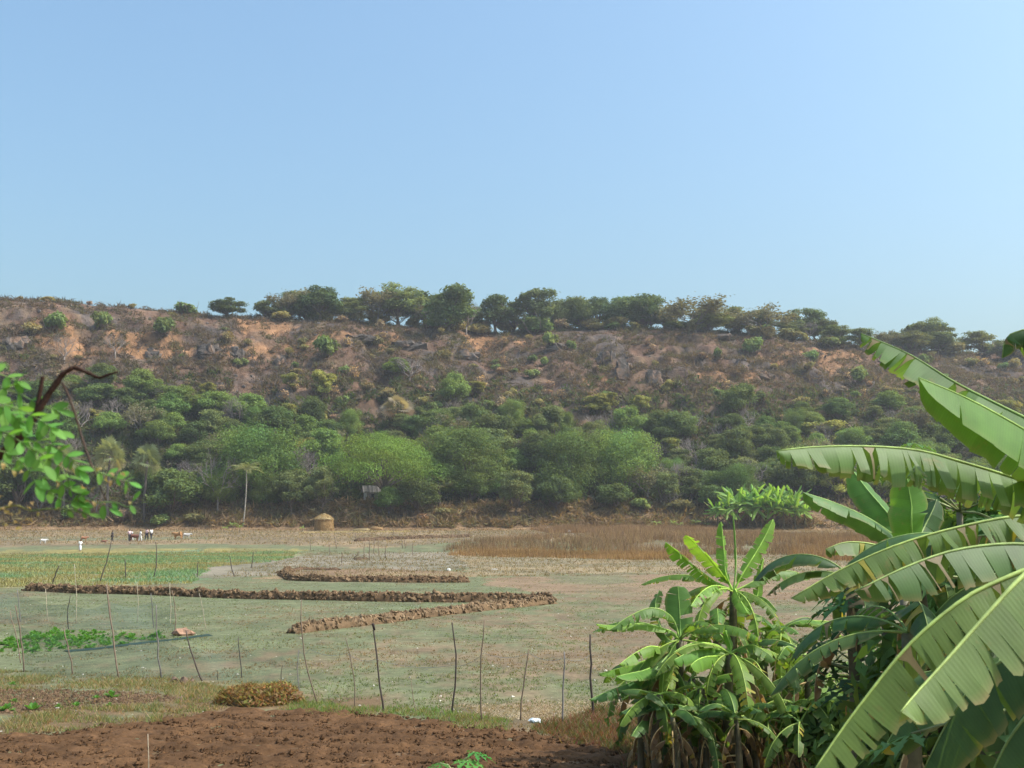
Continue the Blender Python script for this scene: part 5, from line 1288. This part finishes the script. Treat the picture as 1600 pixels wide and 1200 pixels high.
# --- near plants at the right, their stems just outside the frame
D1 = 6.0
pA = at(1800, 850, D1 + .2)
banana_plant((pA[0], pA[1], 0), pA[2], 'near banana plant with one long level leaf reaching far left', rb, nleaf=0, dead=2, r=.11, explicit=[
    (PX([(1700, 792), (1600, 752), (1500, 721), (1430, 703), (1340, 697), (1262, 699), (1213, 705)], D1, -.5), dict(W=.255, fold=(54, 58), droop=(24, 24), splay=11, tear=.9, strip=.055, color=(.135, .23, .06), u0=.12, slant=.06, ribr=.014, missing=.05, dry=.05, yellow=.02, nv=9, gap=.055, label='long level leaf with torn hanging strips')),
    (PX([(1700, 815), (1600, 806), (1500, 823), (1400, 852), (1310, 892), (1236, 935)], D1 + .9, -.3), dict(W=.22, fold=(50, 56), droop=(28, 28), tear=.9, strip=.045, color=(.12, .195, .05), u0=.1, slant=.02, nv=8, gap=.05, dry=.10, yellow=.08, edge_brown=.9)),
    (PX([(1700, 868), (1600, 850), (1500, 858), (1420, 884), (1336, 924)], D1 - .3, -.4), dict(W=.25, fold=(54, 60), droop=(24, 24), splay=10, tear=.85, strip=.075, color=(.09, .165, .05), u0=.1, slant=.04, nv=9, dry=.06, yellow=.0, edge_brown=.9)),
    (PX([(1690, 860), (1600, 838), (1520, 838), (1440, 856), (1380, 880)], D1 + 1.5, .3), dict(W=.25, fold=(60, 60), droop=(20, 20), tear=.8, strip=.08, color=DARK, u0=.1, slant=.1, nv=7, dry=.15))])
D2 = 6.6
pB = at(1790, 790, D2 + .2)
banana_plant((pB[0], pB[1], 0), pB[2], 'near banana plant with two leaves slanting up to the left against the hill', rb, nleaf=0, dead=1, r=.11, explicit=[
    (PX([(1710, 745), (1640, 695), (1560, 648), (1500, 617), (1435, 590)], D2 - .7, -.4), dict(W=.29, fold=(63, 63), droop=(9, 9), tear=.14, strip=.16, color=(.13, .25, .05), u0=.08, slant=.16, nv=9, dry=.0, yellow=.0, edge_brown=.25, gap=.05, label='broad almost untorn leaf slanting to the left')),
    (PX([(1720, 720), (1640, 672), (1560, 632), (1490, 596), (1420, 553), (1345, 521)], D2 + .4, .2), dict(W=.25, fold=(60, 62), droop=(16, 16), tear=.75, strip=.07, color=(.10, .20, .055), u0=.08, slant=.25, nv=7, dry=.14, yellow=.02, missing=.16, gap=.12, label='ragged leaf with a clipped tip, highest at the right')),
    (PX([(1720, 560), (1650, 520), (1600, 515), (1572, 528), (1566, 560)], D2 + .9, 0), dict(W=.22, fold=(60, 60), droop=(25, 25), tear=.8, strip=.05, color=DARK, u0=.1, slant=.2, nv=7, dry=.05, label='dark drooping leaf tip at the right edge')),
    (PX([(1720, 640), (1650, 570), (1610, 545), (1590, 540)], D2 + 1.2, 0), dict(W=.2, fold=(30, 30), droop=(25, 25), tear=.5, strip=.08, color=GREEN)),
    (PX([(1700, 800), (1600, 768), (1530, 740), (1480, 720)], D2 + 1.4, .6), dict(W=.26, fold=(66, 66), droop=(15, 15), tear=.85, strip=.06, color=DARK, dry=.12))])
D3 = 4.2
pC = at(1830, 880, D3 + .2)
banana_plant((pC[0], pC[1], 0), pC[2], 'nearest banana plant with big pale leaves hanging across the lower right corner', rb, nleaf=0, dead=1, r=.11, explicit=[
    (PX([(1740, 830), (1660, 852), (1600, 898), (1540, 962), (1480, 1030), (1430, 1085), (1408, 1112)], D3, -.5), dict(W=.235, fold=(52, 56), droop=(16, 16), splay=8, tear=.95, strip=.05, color=(.17, .25, .075), u0=.06, slant=.26, nv=9, dry=.02, yellow=.0, edge_brown=.9, ribr=.013, gap=.045, label='large pale leaf with slits, in front')),
    (PX([(1760, 850), (1660, 870), (1560, 908), (1500, 940), (1420, 1008), (1345, 1100), (1300, 1162), (1265, 1215)], D3 + .35, -.3), dict(W=.215, fold=(54, 56), droop=(16, 16), splay=10, tear=.95, strip=.05, color=(.145, .23, .06), u0=.06, slant=.22, nv=9, dry=.06, yellow=.0, missing=.04, ribr=.012, gap=.055, label='second pale leaf, behind the first')),
    (PX([(1750, 900), (1680, 960), (1600, 1010), (1530, 1060), (1480, 1130), (1440, 1210)], D3 + .9, .4), dict(W=.30, fold=(60, 60), droop=(15, 15), tear=.6, strip=.10, color=DARK, nv=7)),
    (PX([(1780, 950), (1700, 1030), (1640, 1080), (1580, 1150), (1540, 1230)], D3 + .3, .2), dict(W=.32, fold=(50, 50), droop=(20, 20), tear=.4, strip=.12, color=DARK, nv=7))])
# --- plant of middle distance with upright leaves between the long leaf and the fence
D4 = 11.0
pD = at(1428, 862, D4)
banana_plant((pD[0], pD[1], 0), pD[2], 'banana plant with four upright leaves under the long level leaf', rb, nleaf=3, L=1.3, W=.2, dead=2, r=.09, e_rng=(-5, 25), color=DARK, explicit=[
    (PX([(1392, 833), (1350, 806), (1300, 784), (1254, 769)], D4, -.3), dict(W=.2, fold=(25, 60), droop=(20, 20), tear=.35, strip=.1, color=(.13, .23, .075), u0=.05, slant=.3)),
    (PX([(1405, 825), (1378, 792), (1355, 765), (1332, 735)], D4 + .2, .2), dict(W=.22, fold=(20, 30), droop=(18, 18), tear=.15, strip=.14, color=(.10, .23, .05), u0=.05, up=(.3, -1, .2))),
    (PX([(1424, 820), (1424, 790), (1420, 765), (1418, 748)], D4 - .2, .0), dict(W=.22, fold=(14, 14), droop=(12, 12), tear=.1, strip=.2, color=(.10, .23, .04), u0=.05, up=(0, -1, .2))),
    (PX([(1442, 828), (1456, 800), (1464, 780)], D4 + .3, .2), dict(W=.2, fold=(30, 30), droop=(20, 20), tear=.3, strip=.14, color=DARK, u0=.05, up=(-.4, -1, .2))),
    (PX([(1390, 856), (1350, 848), (1318, 848), (1290, 858)], D4 - .3, -.3), dict(W=.2, fold=(60, 60), droop=(20, 20), tear=.8, strip=.06, color=(.14, .22, .06), u0=.1, dry=.1, gap=.1))])

# --- banana clump standing at the end of the fence
DC = 19.0
def clump_plant(cx, cy, Y, label, explicit, **kw):
    p = at(cx, cy, Y); P = np.array([p[0], p[1], 0.0]); P[2] = float(hz(P[0], P[1]))
    ex = []
    for pts, k in explicit:
        k = dict(k); dY = k.pop('dY', rb.uniform(-.6, .6)); ex.append((PX(pts, Y, dY), k))
    args = dict(nleaf=8, L=1.6, W=.19, dead=8, r=.085, e_rng=(-20, 55), color=(.13, .245, .045), group='banana clump at the end of the fence', mat=M_BANF, nv=6, strip=.075, tear=.85); args.update(kw)
    return banana_plant(P, p[2] - P[2], label, rb, explicit=ex, **args)
lf = lambda *pts, **k: (list(pts), k)
FR = (.165, .31, .045)
clump_plant(1146, 925, DC + .6, 'tallest banana plant of the fence-end clump, with upright leaves and a rolled new one', [
    lf((1122, 912), (1085, 885), (1058, 862), (1040, 847), W=.26, color=FR, fold=(18, 40), droop=(20, 25), tear=.35, dY=-.8), lf((1134, 905), (1108, 872), (1085, 848), (1071, 836), W=.26, color=FR, fold=(15, 30), droop=(20, 20), tear=.3, dY=-.6),
    lf((1134, 895), (1131, 860), (1127, 815), W=.2, color=FR, fold=(30, 30), droop=(15, 15), tear=.4, up=(.4, -1, 0), dY=.2), lf((1150, 885), (1149, 840), (1145, 797), W=.08, color=(.12, .24, .06), fold=(60, 60), droop=(40, 40), tear=.1, up=(0, -1, 0), dY=0),
    lf((1160, 897), (1182, 862), (1197, 835), (1208, 811), W=.24, color=FR, fold=(20, 35), droop=(20, 20), tear=.3, up=(-.5, -1, .3), dY=.4), lf((1180, 935), (1186, 905), (1190, 885), (1193, 872), W=.16, color=FR, fold=(30, 30), tear=.4, up=(0, -1, .2), dY=.2),
    lf((1140, 920), (1115, 915), (1095, 926), (1079, 947), W=.27, color=FR, fold=(35, 40), droop=(25, 25), tear=.45, dY=-.9), lf((1165, 915), (1205, 895), (1240, 893), (1266, 904), W=.24, color=GREEN, fold=(45, 45), tear=.5, dY=.5),
    lf((1148, 920), (1158, 940), (1168, 958), W=.2, color=FR, fold=(20, 20), tear=.1, dY=-.9), lf((1170, 930), (1195, 935), (1215, 955), W=.26, color=GREEN, fold=(40, 40), tear=.5, dY=-.5)])
clump_plant(1062, 1000, DC - .2, 'left banana plant of the clump, with one broad upright leaf', [
    lf((1063, 990), (1062, 955), (1059, 916), W=.34, color=(.085, .19, .04), fold=(8, 8), droop=(15, 15), tear=.06, up=(0, -1, .15), dY=.2), lf((1050, 965), (1020, 950), (985, 962), (952, 985), W=.26, color=GREEN, fold=(45, 45), tear=.5, dY=-.6),
    lf((1045, 985), (1000, 975), (960, 978), (931, 975), W=.2, color=FR, fold=(30, 30), tear=.2, dY=-.4), lf((1045, 1000), (1030, 975), (1024, 945), (1030, 922), W=.2, color=GREEN, tear=.3, dY=.5),
    lf((1040, 1012), (1015, 1010), (990, 1022), (968, 1038), W=.25, color=FR, fold=(40, 45), tear=.35, dY=-.9), lf((1040, 1020), (1000, 1035), (965, 1045), (936, 1053), W=.24, color=FR, fold=(25, 35), tear=.15, dY=-.3), lf((1040, 1030), (1010, 1046), (985, 1052), (963, 1057), W=.3, color=(.13, .27, .055), fold=(15, 25), tear=.1, dY=-1.2),
    lf((1035, 1035), (1000, 1060), (955, 1078), (921, 1093), W=.27, color=(.08, .19, .045), fold=(35, 45), tear=.3, dY=-.7), lf((1052, 1015), (1040, 1028), (1024, 1046), W=.28, color=(.14, .24, .08), fold=(20, 20), tear=.4, dY=-1.2),
    lf((1052, 1030), (1048, 1060), (1031, 1108), W=.2, color=(.2, .3, .05), fold=(20, 20), tear=.7, yellow=.3, dY=-1.0), lf((1032, 1090), (1034, 1125), (1047, 1169), W=.16, color=(.26, .32, .04), fold=(25, 25), tear=.4, yellow=.35, dY=-.9, from_top=True)])
clump_plant(1141, 1022, DC - .9, 'front banana plant of the clump, with three parallel leaves to the left', [
    lf((1120, 1008), (1090, 1004), (1068, 1010), (1052, 1020), W=.27, color=FR, fold=(45, 45), tear=.3, dY=-.5), lf((1120, 1015), (1095, 1015), (1073, 1021), (1053, 1031), W=.28, color=(.13, .27, .05), fold=(55, 50), tear=.15, dY=-.9), lf((1125, 1025), (1105, 1026), (1090, 1031), (1079, 1040), W=.28, color=FR, fold=(55, 50), tear=.12, dY=-1.2),
    lf((1142, 1010), (1138, 998), (1133, 985), W=.13, color=(.15, .3, .05), fold=(40, 40), tear=.1, up=(0, -1, .2), dY=0), lf((1150, 1015), (1175, 1008), (1195, 1018), (1212, 1032), W=.24, color=GREEN, fold=(35, 35), tear=.4, dY=-.3), lf((1150, 1030), (1175, 1030), (1190, 1050), (1196, 1085), W=.25, color=(.2, .28, .05), fold=(30, 30), tear=.4, yellow=.25, dry=.2, dY=-.6),
    lf((1130, 1035), (1115, 1060), (1110, 1090), W=.22, color=DARK, tear=.4, dY=.4)])
clump_plant(1222, 985, DC + 1.2, 'banana plant at the right of the clump, before the gap to the field', [lf((1230, 975), (1262, 965), (1290, 985), W=.24, color=DARK, fold=(40, 40), tear=.5, dY=.3), lf((1215, 975), (1195, 985), (1186, 1010), W=.2, color=GREEN, tear=.8, gap=.15, dY=-.3)])
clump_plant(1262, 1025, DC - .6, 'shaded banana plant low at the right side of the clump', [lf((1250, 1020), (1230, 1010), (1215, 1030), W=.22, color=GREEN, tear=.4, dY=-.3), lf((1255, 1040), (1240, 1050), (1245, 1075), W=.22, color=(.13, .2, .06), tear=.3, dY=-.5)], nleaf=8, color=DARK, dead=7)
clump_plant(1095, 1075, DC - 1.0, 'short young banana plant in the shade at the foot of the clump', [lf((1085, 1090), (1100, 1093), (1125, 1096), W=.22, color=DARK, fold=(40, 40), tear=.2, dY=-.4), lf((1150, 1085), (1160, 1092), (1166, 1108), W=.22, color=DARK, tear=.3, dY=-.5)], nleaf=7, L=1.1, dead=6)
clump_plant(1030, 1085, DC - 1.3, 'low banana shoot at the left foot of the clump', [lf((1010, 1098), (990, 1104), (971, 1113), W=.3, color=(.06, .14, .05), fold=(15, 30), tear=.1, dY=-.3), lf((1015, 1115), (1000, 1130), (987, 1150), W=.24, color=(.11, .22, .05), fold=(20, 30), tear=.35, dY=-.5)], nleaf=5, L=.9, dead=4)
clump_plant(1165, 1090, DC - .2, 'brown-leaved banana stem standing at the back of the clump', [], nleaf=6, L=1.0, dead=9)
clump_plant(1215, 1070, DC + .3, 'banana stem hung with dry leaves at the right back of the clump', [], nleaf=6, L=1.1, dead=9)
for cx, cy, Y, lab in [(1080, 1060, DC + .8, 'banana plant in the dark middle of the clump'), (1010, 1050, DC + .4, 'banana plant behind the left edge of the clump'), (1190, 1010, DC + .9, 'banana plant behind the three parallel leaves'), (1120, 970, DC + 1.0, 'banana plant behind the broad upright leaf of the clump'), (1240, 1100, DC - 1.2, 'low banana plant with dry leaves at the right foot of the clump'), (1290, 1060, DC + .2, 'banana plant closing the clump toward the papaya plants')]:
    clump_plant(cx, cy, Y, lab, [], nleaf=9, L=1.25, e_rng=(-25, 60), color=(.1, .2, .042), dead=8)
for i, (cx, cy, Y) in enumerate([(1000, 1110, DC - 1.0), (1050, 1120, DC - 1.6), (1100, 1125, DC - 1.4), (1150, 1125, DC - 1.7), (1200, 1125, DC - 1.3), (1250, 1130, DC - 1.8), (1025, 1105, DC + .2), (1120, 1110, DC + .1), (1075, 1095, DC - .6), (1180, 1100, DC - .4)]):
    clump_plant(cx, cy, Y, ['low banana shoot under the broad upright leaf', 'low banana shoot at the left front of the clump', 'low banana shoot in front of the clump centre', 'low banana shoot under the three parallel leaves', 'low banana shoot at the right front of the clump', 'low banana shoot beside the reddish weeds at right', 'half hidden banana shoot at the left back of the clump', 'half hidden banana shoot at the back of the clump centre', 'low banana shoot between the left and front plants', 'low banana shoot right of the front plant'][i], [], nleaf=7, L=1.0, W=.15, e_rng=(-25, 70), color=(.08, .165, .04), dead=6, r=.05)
# --- shaded plants filling the lower right
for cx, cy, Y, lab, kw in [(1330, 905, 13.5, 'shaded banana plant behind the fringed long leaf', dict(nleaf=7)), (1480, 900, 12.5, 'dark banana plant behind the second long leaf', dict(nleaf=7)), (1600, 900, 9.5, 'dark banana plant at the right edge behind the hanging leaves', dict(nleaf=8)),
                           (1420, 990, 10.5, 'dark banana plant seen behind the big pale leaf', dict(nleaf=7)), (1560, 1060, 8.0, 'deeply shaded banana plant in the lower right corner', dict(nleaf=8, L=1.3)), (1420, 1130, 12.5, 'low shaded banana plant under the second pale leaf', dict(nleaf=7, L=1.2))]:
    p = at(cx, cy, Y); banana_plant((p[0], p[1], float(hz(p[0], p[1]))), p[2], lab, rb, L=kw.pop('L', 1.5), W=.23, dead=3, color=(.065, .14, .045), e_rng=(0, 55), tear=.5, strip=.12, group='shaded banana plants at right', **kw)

# ------------------------------------------------------------------ papaya plants with lobed leaves
def papaya(px, py, Y, label, n=11, L=.42, color=(.06, .125, .045), seed=1, pet=.6):
    rng = np.random.default_rng(seed); p = at(px, py, Y); P = np.array([p[0], p[1], float(hz(p[0], p[1]))]); H = p[2] - P[2]; root = thing('papaya_plant', label, 'papaya plant', P, 'papaya plants')
    b = MB(); b.tube([(0, 0, -.1), (.03, 0, H * .5), (0, .02, H)], [.07, .055, .035], 8, (.2, .18, .13)); b.build('trunk', M_BARK, root)
    for i in range(n):
        a = i * 2.4 + rng.uniform(-.3, .3); e = R(rng.uniform(-15, 60)); d = np.array([math.cos(a) * math.cos(e), math.sin(a) * math.cos(e), math.sin(e)])
        c = np.array([0, 0, H]) + d * pet * rng.uniform(.7, 1.15); lb = MB()
        out_ = norm(np.array([d[0], d[1], -.35 + .4 * d[2]])); nrm = norm(np.array([d[0] * .35, d[1] * .35, 1.0])); sd_ = norm(np.cross(nrm, out_)); fw = np.cross(sd_, nrm)
        cc = np.array(color) * rng.uniform(.75, 1.4)
        for j in range(7):
            t = (j - 3) * R(38); dd = fw * math.cos(t) + sd_ * math.sin(t); pp = -fw * math.sin(t) + sd_ * math.cos(t); l = L * (1 - .09 * abs(j - 3)) * rng.uniform(.9, 1.1)
            dr = lambda s: c + dd * l * s - nrm * l * .28 * s * s
            up_ = nrm * l * .05
            prof = [(0, .02), (.25, .06), (.42, .05), (.52, .20), (.58, .07), (.74, .15), (.8, .05), (1.0, .0)]
            V = []; 
            for s, w in prof: V += [dr(s) + pp * w * l + up_ * (w > .1), dr(s) - up_ * .3, dr(s) - pp * w * l + up_ * (w > .1)]
            k = len(prof); q = []
            for s in range(k - 1): q += [[s * 3, s * 3 + 1, s * 3 + 4, s * 3 + 3], [s * 3 + 1, s * 3 + 2, s * 3 + 5, s * 3 + 4]]
            lb.add(np.array(V), q, cc)
        lo = lb.build('leaf', M_FOL, root)
        b = MB(); b.tube([np.array([0, 0, H]), np.array([0, 0, H]) * .5 + c * .5 + np.array([0, 0, .04]), c], [.014, .011, .008], 5, (.22, .25, .1)); b.build('petiole', M_PITH, lo)
    return root
papaya(1382, 965, 13.0, 'papaya plant with lobed leaves under the fringed long leaf', seed=1)
papaya(1335, 1015, 14.5, 'dark lobed papaya plant right of the banana clump', seed=2, n=13, color=(.045, .1, .04))
papaya(1360, 1065, 13.5, 'low papaya plant left of the second pale leaf', seed=3, n=12)
papaya(1520, 905, 10.5, 'papaya plant in shade between the long leaves and the big pale leaf', seed=4, n=13)
papaya(1500, 800, 12.5, 'papaya plant glimpsed under the long level leaf', seed=5, n=12, color=(.06, .13, .045))
papaya(1400, 740, 16.0, 'tall papaya plant with narrow top leaves behind the long level leaf', seed=8, n=12, color=(.07, .14, .045))
papaya(1585, 1120, 7.5, 'papaya plant in the dark lower right corner', seed=6, n=12)
papaya(712, 1214, 9.5, 'papaya top peeping in at the bottom edge of the ploughed soil', seed=7, n=9, L=.19, color=(.07, .2, .045), pet=.24)
# leafy bushes closing the shade
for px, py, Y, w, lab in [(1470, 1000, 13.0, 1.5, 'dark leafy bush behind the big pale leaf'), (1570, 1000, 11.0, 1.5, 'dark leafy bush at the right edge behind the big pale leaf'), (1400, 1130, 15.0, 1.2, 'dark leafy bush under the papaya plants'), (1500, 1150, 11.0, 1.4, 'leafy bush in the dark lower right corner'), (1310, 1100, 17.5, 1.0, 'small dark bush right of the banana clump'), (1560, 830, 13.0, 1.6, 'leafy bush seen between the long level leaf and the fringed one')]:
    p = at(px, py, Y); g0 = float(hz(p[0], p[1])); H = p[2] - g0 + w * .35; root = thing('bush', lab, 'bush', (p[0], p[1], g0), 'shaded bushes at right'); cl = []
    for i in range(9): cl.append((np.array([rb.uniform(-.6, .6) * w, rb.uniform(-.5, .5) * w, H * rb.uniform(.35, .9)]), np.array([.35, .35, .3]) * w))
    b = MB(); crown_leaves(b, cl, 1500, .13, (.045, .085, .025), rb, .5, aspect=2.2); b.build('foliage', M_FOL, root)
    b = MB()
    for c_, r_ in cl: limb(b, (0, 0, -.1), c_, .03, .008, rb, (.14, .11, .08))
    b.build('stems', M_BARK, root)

# ------------------------------------------------------------------ far banana grove and saplings
for i, (px, py, h, w) in enumerate([(1122, 822, 50, 1), (1138, 822, 62, 1), (1155, 822, 70, 1), (1172, 822, 66, 1), (1190, 822, 72, 1), (1208, 822, 64, 1), (1225, 822, 66, 1), (1243, 822, 60, 1), (1258, 821, 52, 1), (1147, 815, 66, 1), (1180, 815, 74, 1), (1215, 815, 70, 1), (1240, 815, 64, 1)]):
    p = gnd(px, py + 5); k = p[1] / F; H = h * k * .92
    banana_plant(p, H * .5, f'bright green banana plant of the far grove beyond the brown grass', rb, nleaf=26, arch=(15, 85), L=H * .62, W=H * .062, dead=1, r=.16, nv=4, strip=1.2, tear=.15, color=(.17, .33, .06), mat=M_BANF, e_rng=(0, 85), group='far banana grove')
for i, (px, py, h) in enumerate([(1026, 824, 20), (1052, 824, 20), (1063, 824, 16), (1087, 823, 22), (1105, 824, 16), (362, 828, 22), (375, 828, 18), (350, 829, 16), (472, 827, 14), (1300, 820, 30), (1330, 822, 34)]):
    p = gnd(px, py + 4); k = p[1] / F; H = h * k
    banana_plant(p, H * .5, ['young banana sapling at the end of the brown grass', 'young yellow-green sapling at the foot of the slender palm', 'banana sapling behind the brown grass at right'][0 if i < 5 else (1 if i < 9 else 2)], rb, nleaf=7, L=H * .5, W=H * .09, dead=0, r=.07, nv=4, strip=1.5, tear=.1, color=(.17, .25, .06), mat=M_BANF, e_rng=(20, 80), group='far saplings ' + str(0 if i < 5 else (1 if i < 9 else 2)))

# ------------------------------------------------------------------ near twig at the left edge
DT = 2.2
tw = thing('leafy_tree', 'near leafy twig with bright green leaflets reaching in from the left edge', 'tree', (at(-420, 900, DT)[0], DT, 0))
o0 = np.array(tw.location)
b = MB(); b.tube(np.array([(0, 0, -.2), (.02, .02, 1.5), (0, 0, 3.2), (-.05, .1, 4.6)]), [.09, .075, .06, .04], 10, (.16, .12, .085)); b.build('trunk', M_BARK, tw)
BRN = (.045, .022, .015)
def branch(pts, r0, r1, name='branch', Y=DT, dY=0.0, tint=BRN, sides=7):
    P = catmull(np.array(PX(pts, Y, dY)), 28) - o0; bb = MB(); bb.tube(P, np.linspace(r0, r1, 28) * (1 + .1 * rb.normal(size=28)), sides, tint); bb.build(name, M_BARK, tw); return P
branch([(-420, 860), (-200, 800), (-60, 745), (8, 704), (46, 664), (72, 622), (90, 596), (100, 583), (115, 574)], .0115, .0045)
branch([(115, 574), (126, 578), (140, 584), (154, 590), (168, 586), (184, 581)], .0042, .0022, 'twig')
branch([(97, 598), (107, 618), (118, 650), (130, 690), (148, 740), (166, 782)], .0028, .0014, 'twig', tint=(.10, .065, .05))
branch([(55, 655), (60, 628), (64, 605), (67, 588)], .0052, .004, 'twig')
branch([(-60, 745), (-20, 720), (10, 705), (16, 690)],   .006, .005, 'branch', Y=DT + .1, tint=(.16, .07, .05))
def leaflet_mesh(seed):
    rng = np.random.default_rng(seed); b = MB(); k = 7; V = []; 
    for i in range(k):
        s = i / (k - 1); w = .285 * math.sin(math.pi * min(1, s * .92 + .04)) ** .7
        z = -.10 * s * s * (1 + .4 * rng.random())
        V += [(s, w, z + .05 * w), (s, 0, z - .02), (s, -w, z + .05 * w)]
    q = []
    for i in range(k - 1): q += [[i * 3, i * 3 + 1, i * 3 + 4, i * 3 + 3], [i * 3 + 1, i * 3 + 2, i * 3 + 5, i * 3 + 4]]
    t = np.tile(np.array([.12, .27, .06]), (k * 3, 1)); t[1::3] *= 1.25; b.add(np.array(V), q, t); return b.mesh('leaflet', M_LEAF)
M_LEAF = mat_leaf('twig_leaf', .45, .6, .15, .4, .03, 1.7)
LM = [leaflet_mesh(i) for i in range(5)]
def dry_mesh():
    b = MB(); V = []; k = 8
    for i in range(k):
        s = i / (k - 1); a = s * 3.6; w = .16 * math.sin(math.pi * (s * .9 + .05)); V += [(s * .6 + .1 * math.sin(a), w, .18 * math.sin(a)), (s * .6, 0, .2 * math.sin(a) - .08), (s * .6, -w, .18 * math.sin(a))]
    q = []
    for i in range(k - 1): q += [[i * 3, i * 3 + 1, i * 3 + 4, i * 3 + 3], [i * 3 + 1, i * 3 + 2, i * 3 + 5, i * 3 + 4]]
    b.add(np.array(V), q, (.42, .32, .15)); return b.mesh('dry_leaflet', M_LEAF)
DM = dry_mesh()
def leaflet(Pw, d, nrm, size, mesh, name='leaflet'):
    d = Vector(norm(d)); n_ = Vector(norm(nrm)); s = n_.cross(d).normalized(); n_ = d.cross(s)
    M = Matrix((( d.x, s.x, n_.x), (d.y, s.y, n_.y), (d.z, s.z, n_.z))); o = link(name, mesh, tw)
    o.matrix_local = Matrix.Translation(Vector(Pw)) @ M.to_4x4() @ Matrix.Scale(size, 4); return o
PXM = DT / F
def frond(pts, n, size, Y=DT, dY=0., lat=.75, flip=1, dry=0.0, end=True):
    """a leaf stalk with pairs of leaflets; size in photograph pixels"""
    P = catmull(np.array(PX(pts, Y, dY)), 60) - o0; bb = MB(); bb.tube(P, np.linspace(.0016, .0008, 60), 5, (.16, .24, .07)); bb.build('leaf_stalk', M_PITH, tw)
    for i in range(n):
        k = int((i + .6) / n * 58); p = P[k]; t = norm(P[min(k + 1, 59)] - P[max(k - 1, 0)])
        for sg in (-1, 1):
            if rb.random() < .08: continue
            view = np.array([0, -1, .25]); sdv = norm(np.cross(t, view)) * sg
            d = norm(t * rb.uniform(.35, .75) + sdv * lat + rb.normal(size=3) * .22 + np.array([0, 0, -.12]))
            nrm = norm(np.array([.15, -.55, .8]) + rb.normal(size=3) * .38)
            if rb.random() < dry: leaflet(p, d, nrm, size * PXM * .9, DM, 'dry_leaflet')
            else: leaflet(p, d, nrm, size * PXM * rb.uniform(.55, 1.05), LM[int(rb.integers(5))])
    if end: leaflet(P[-1], norm(P[-1] - P[-4]), np.array([.1, -.5, .85]), size * PXM, LM[0])
frond([(-60, 560), (-20, 578), (15, 590), (28, 596)], 4, 24)
frond([(-60, 585), (-10, 600), (30, 615), (62, 632), (92, 641)], 7, 29)
frond([(-60, 640), (-10, 640), (25, 650), (60, 664), (92, 674)], 7, 28, dY=-.05)
frond([(-60, 690), (-10, 675), (30, 680), (55, 690), (70, 697)], 6, 26, Y=DT + .06)
frond([(-60, 610), (-20, 625), (10, 640), (32, 660)], 6, 26, Y=DT - .08)
frond([(50, 700), (75, 715), (98, 735), (112, 765), (125, 782)], 6, 25, dry=.06)
frond([(60, 745), (90, 752), (110, 765), (140, 780), (172, 795)], 7, 22, dry=.15)
frond([(45, 690), (60, 725), (62, 752)], 4, 28, Y=DT + .05)
frond([(66, 755), (75, 765), (95, 780), (122, 786)], 4, 24, dry=.1)
frond([(150, 735), (165, 742), (185, 748), (203, 754)], 4, 20, dry=.2)
frond([(155, 785), (180, 785), (200, 792), (208, 782)], 2, 18, dry=.3)
frond([(-60, 660), (-20, 665), (15, 680), (45, 700), (70, 728)], 7, 27, Y=DT - .12)
frond([(-60, 620), (-10, 628), (30, 640), (60, 655), (80, 668)], 7, 28, Y=DT - .1)
frond([(-60, 700), (-20, 700), (20, 712), (45, 735), (58, 760)], 6, 25, Y=DT - .05)
frond([(70, 690), (95, 705), (112, 718), (125, 735)], 5, 24, Y=DT - .05)
frond([(-40, 705), (0, 720), (22, 735), (40, 722)], 4, 24, Y=DT + .1, dry=.2)
frond([(95, 800), (115, 798), (140, 803)], 2, 18, dry=.3)
for px, py in [(160, 732), (178, 745), (190, 738), (136, 762), (142, 785), (145, 770), (35, 738), (172, 760), (46, 800), (12, 803), (85, 797), (30, 795), (5, 775), (20, 785), (40, 812), (8, 820), (25, 815), (50, 785), (15, 800), (60, 808), (35, 825), (2, 795)]:
    p = at(px, py, DT) - o0; leaflet(p, rb.normal(size=3), rb.normal(size=3) + np.array([0, -.5, .5]), 17 * PXM, DM, 'dry_leaflet')
branch([(-60, 805), (0, 795), (25, 790), (46, 798)], .003, .0015, 'leaf_stalk', tint=(.28, .26, .09))
branch([(46, 798), (80, 795), (110, 797), (150, 808)], .0018, .001, 'leaf_stalk', tint=(.2, .24, .08))
# ------------------------------------------------------------------ tell look-alikes of a small set apart by their order
from collections import defaultdict
_sets = defaultdict(list)
for o in col.objects:
    if o.parent is None and 'label' in o: _sets[o['label']].append(o)
ORD = {6: ['leftmost', 'second from left', 'third from left', 'third from right', 'second from right', 'rightmost'], 2: ['left', 'right'], 3: ['leftmost', 'middle', 'rightmost'], 4: ['leftmost', 'second from left', 'third from left', 'rightmost'],
       5: ['leftmost', 'second from left', 'middle', 'second from right', 'rightmost']}
for lab, os_ in _sets.items():
    if len(os_) in ORD and os_[0].get('kind') is None:
        os_.sort(key=lambda q: q.location.x / max(q.location.y, 1))
        for q, w_ in zip(os_, ORD[len(os_)]): q['label'] = f'{lab}, {w_}'

# ------------------------------------------------------------------ hazy air
bm = bmesh.new(); bmesh.ops.create_cube(bm, size=1.0)
for v in bm.verts:
    v.co = Vector((v.co.x * 9600, v.co.y * 9600, -101.0 if v.co.z < 0 else 108.0))
me = bpy.data.meshes.new('haze'); bm.to_mesh(me); bm.free()
hz_m, nt, out = new_mat('haze')
pv = N(nt, 'ShaderNodeVolumePrincipled', Density=0.00020, Anisotropy=0.25)
pv.inputs['Color'].default_value = (.93, .96, 1.0, 1)
nt.links.new(pv.outputs[0], out.inputs['Volume'])
me.materials.append(hz_m)
haze = link('haze', me); haze['kind'] = 'stuff'; haze['label'] = 'thin pale haze in the air over the valley'
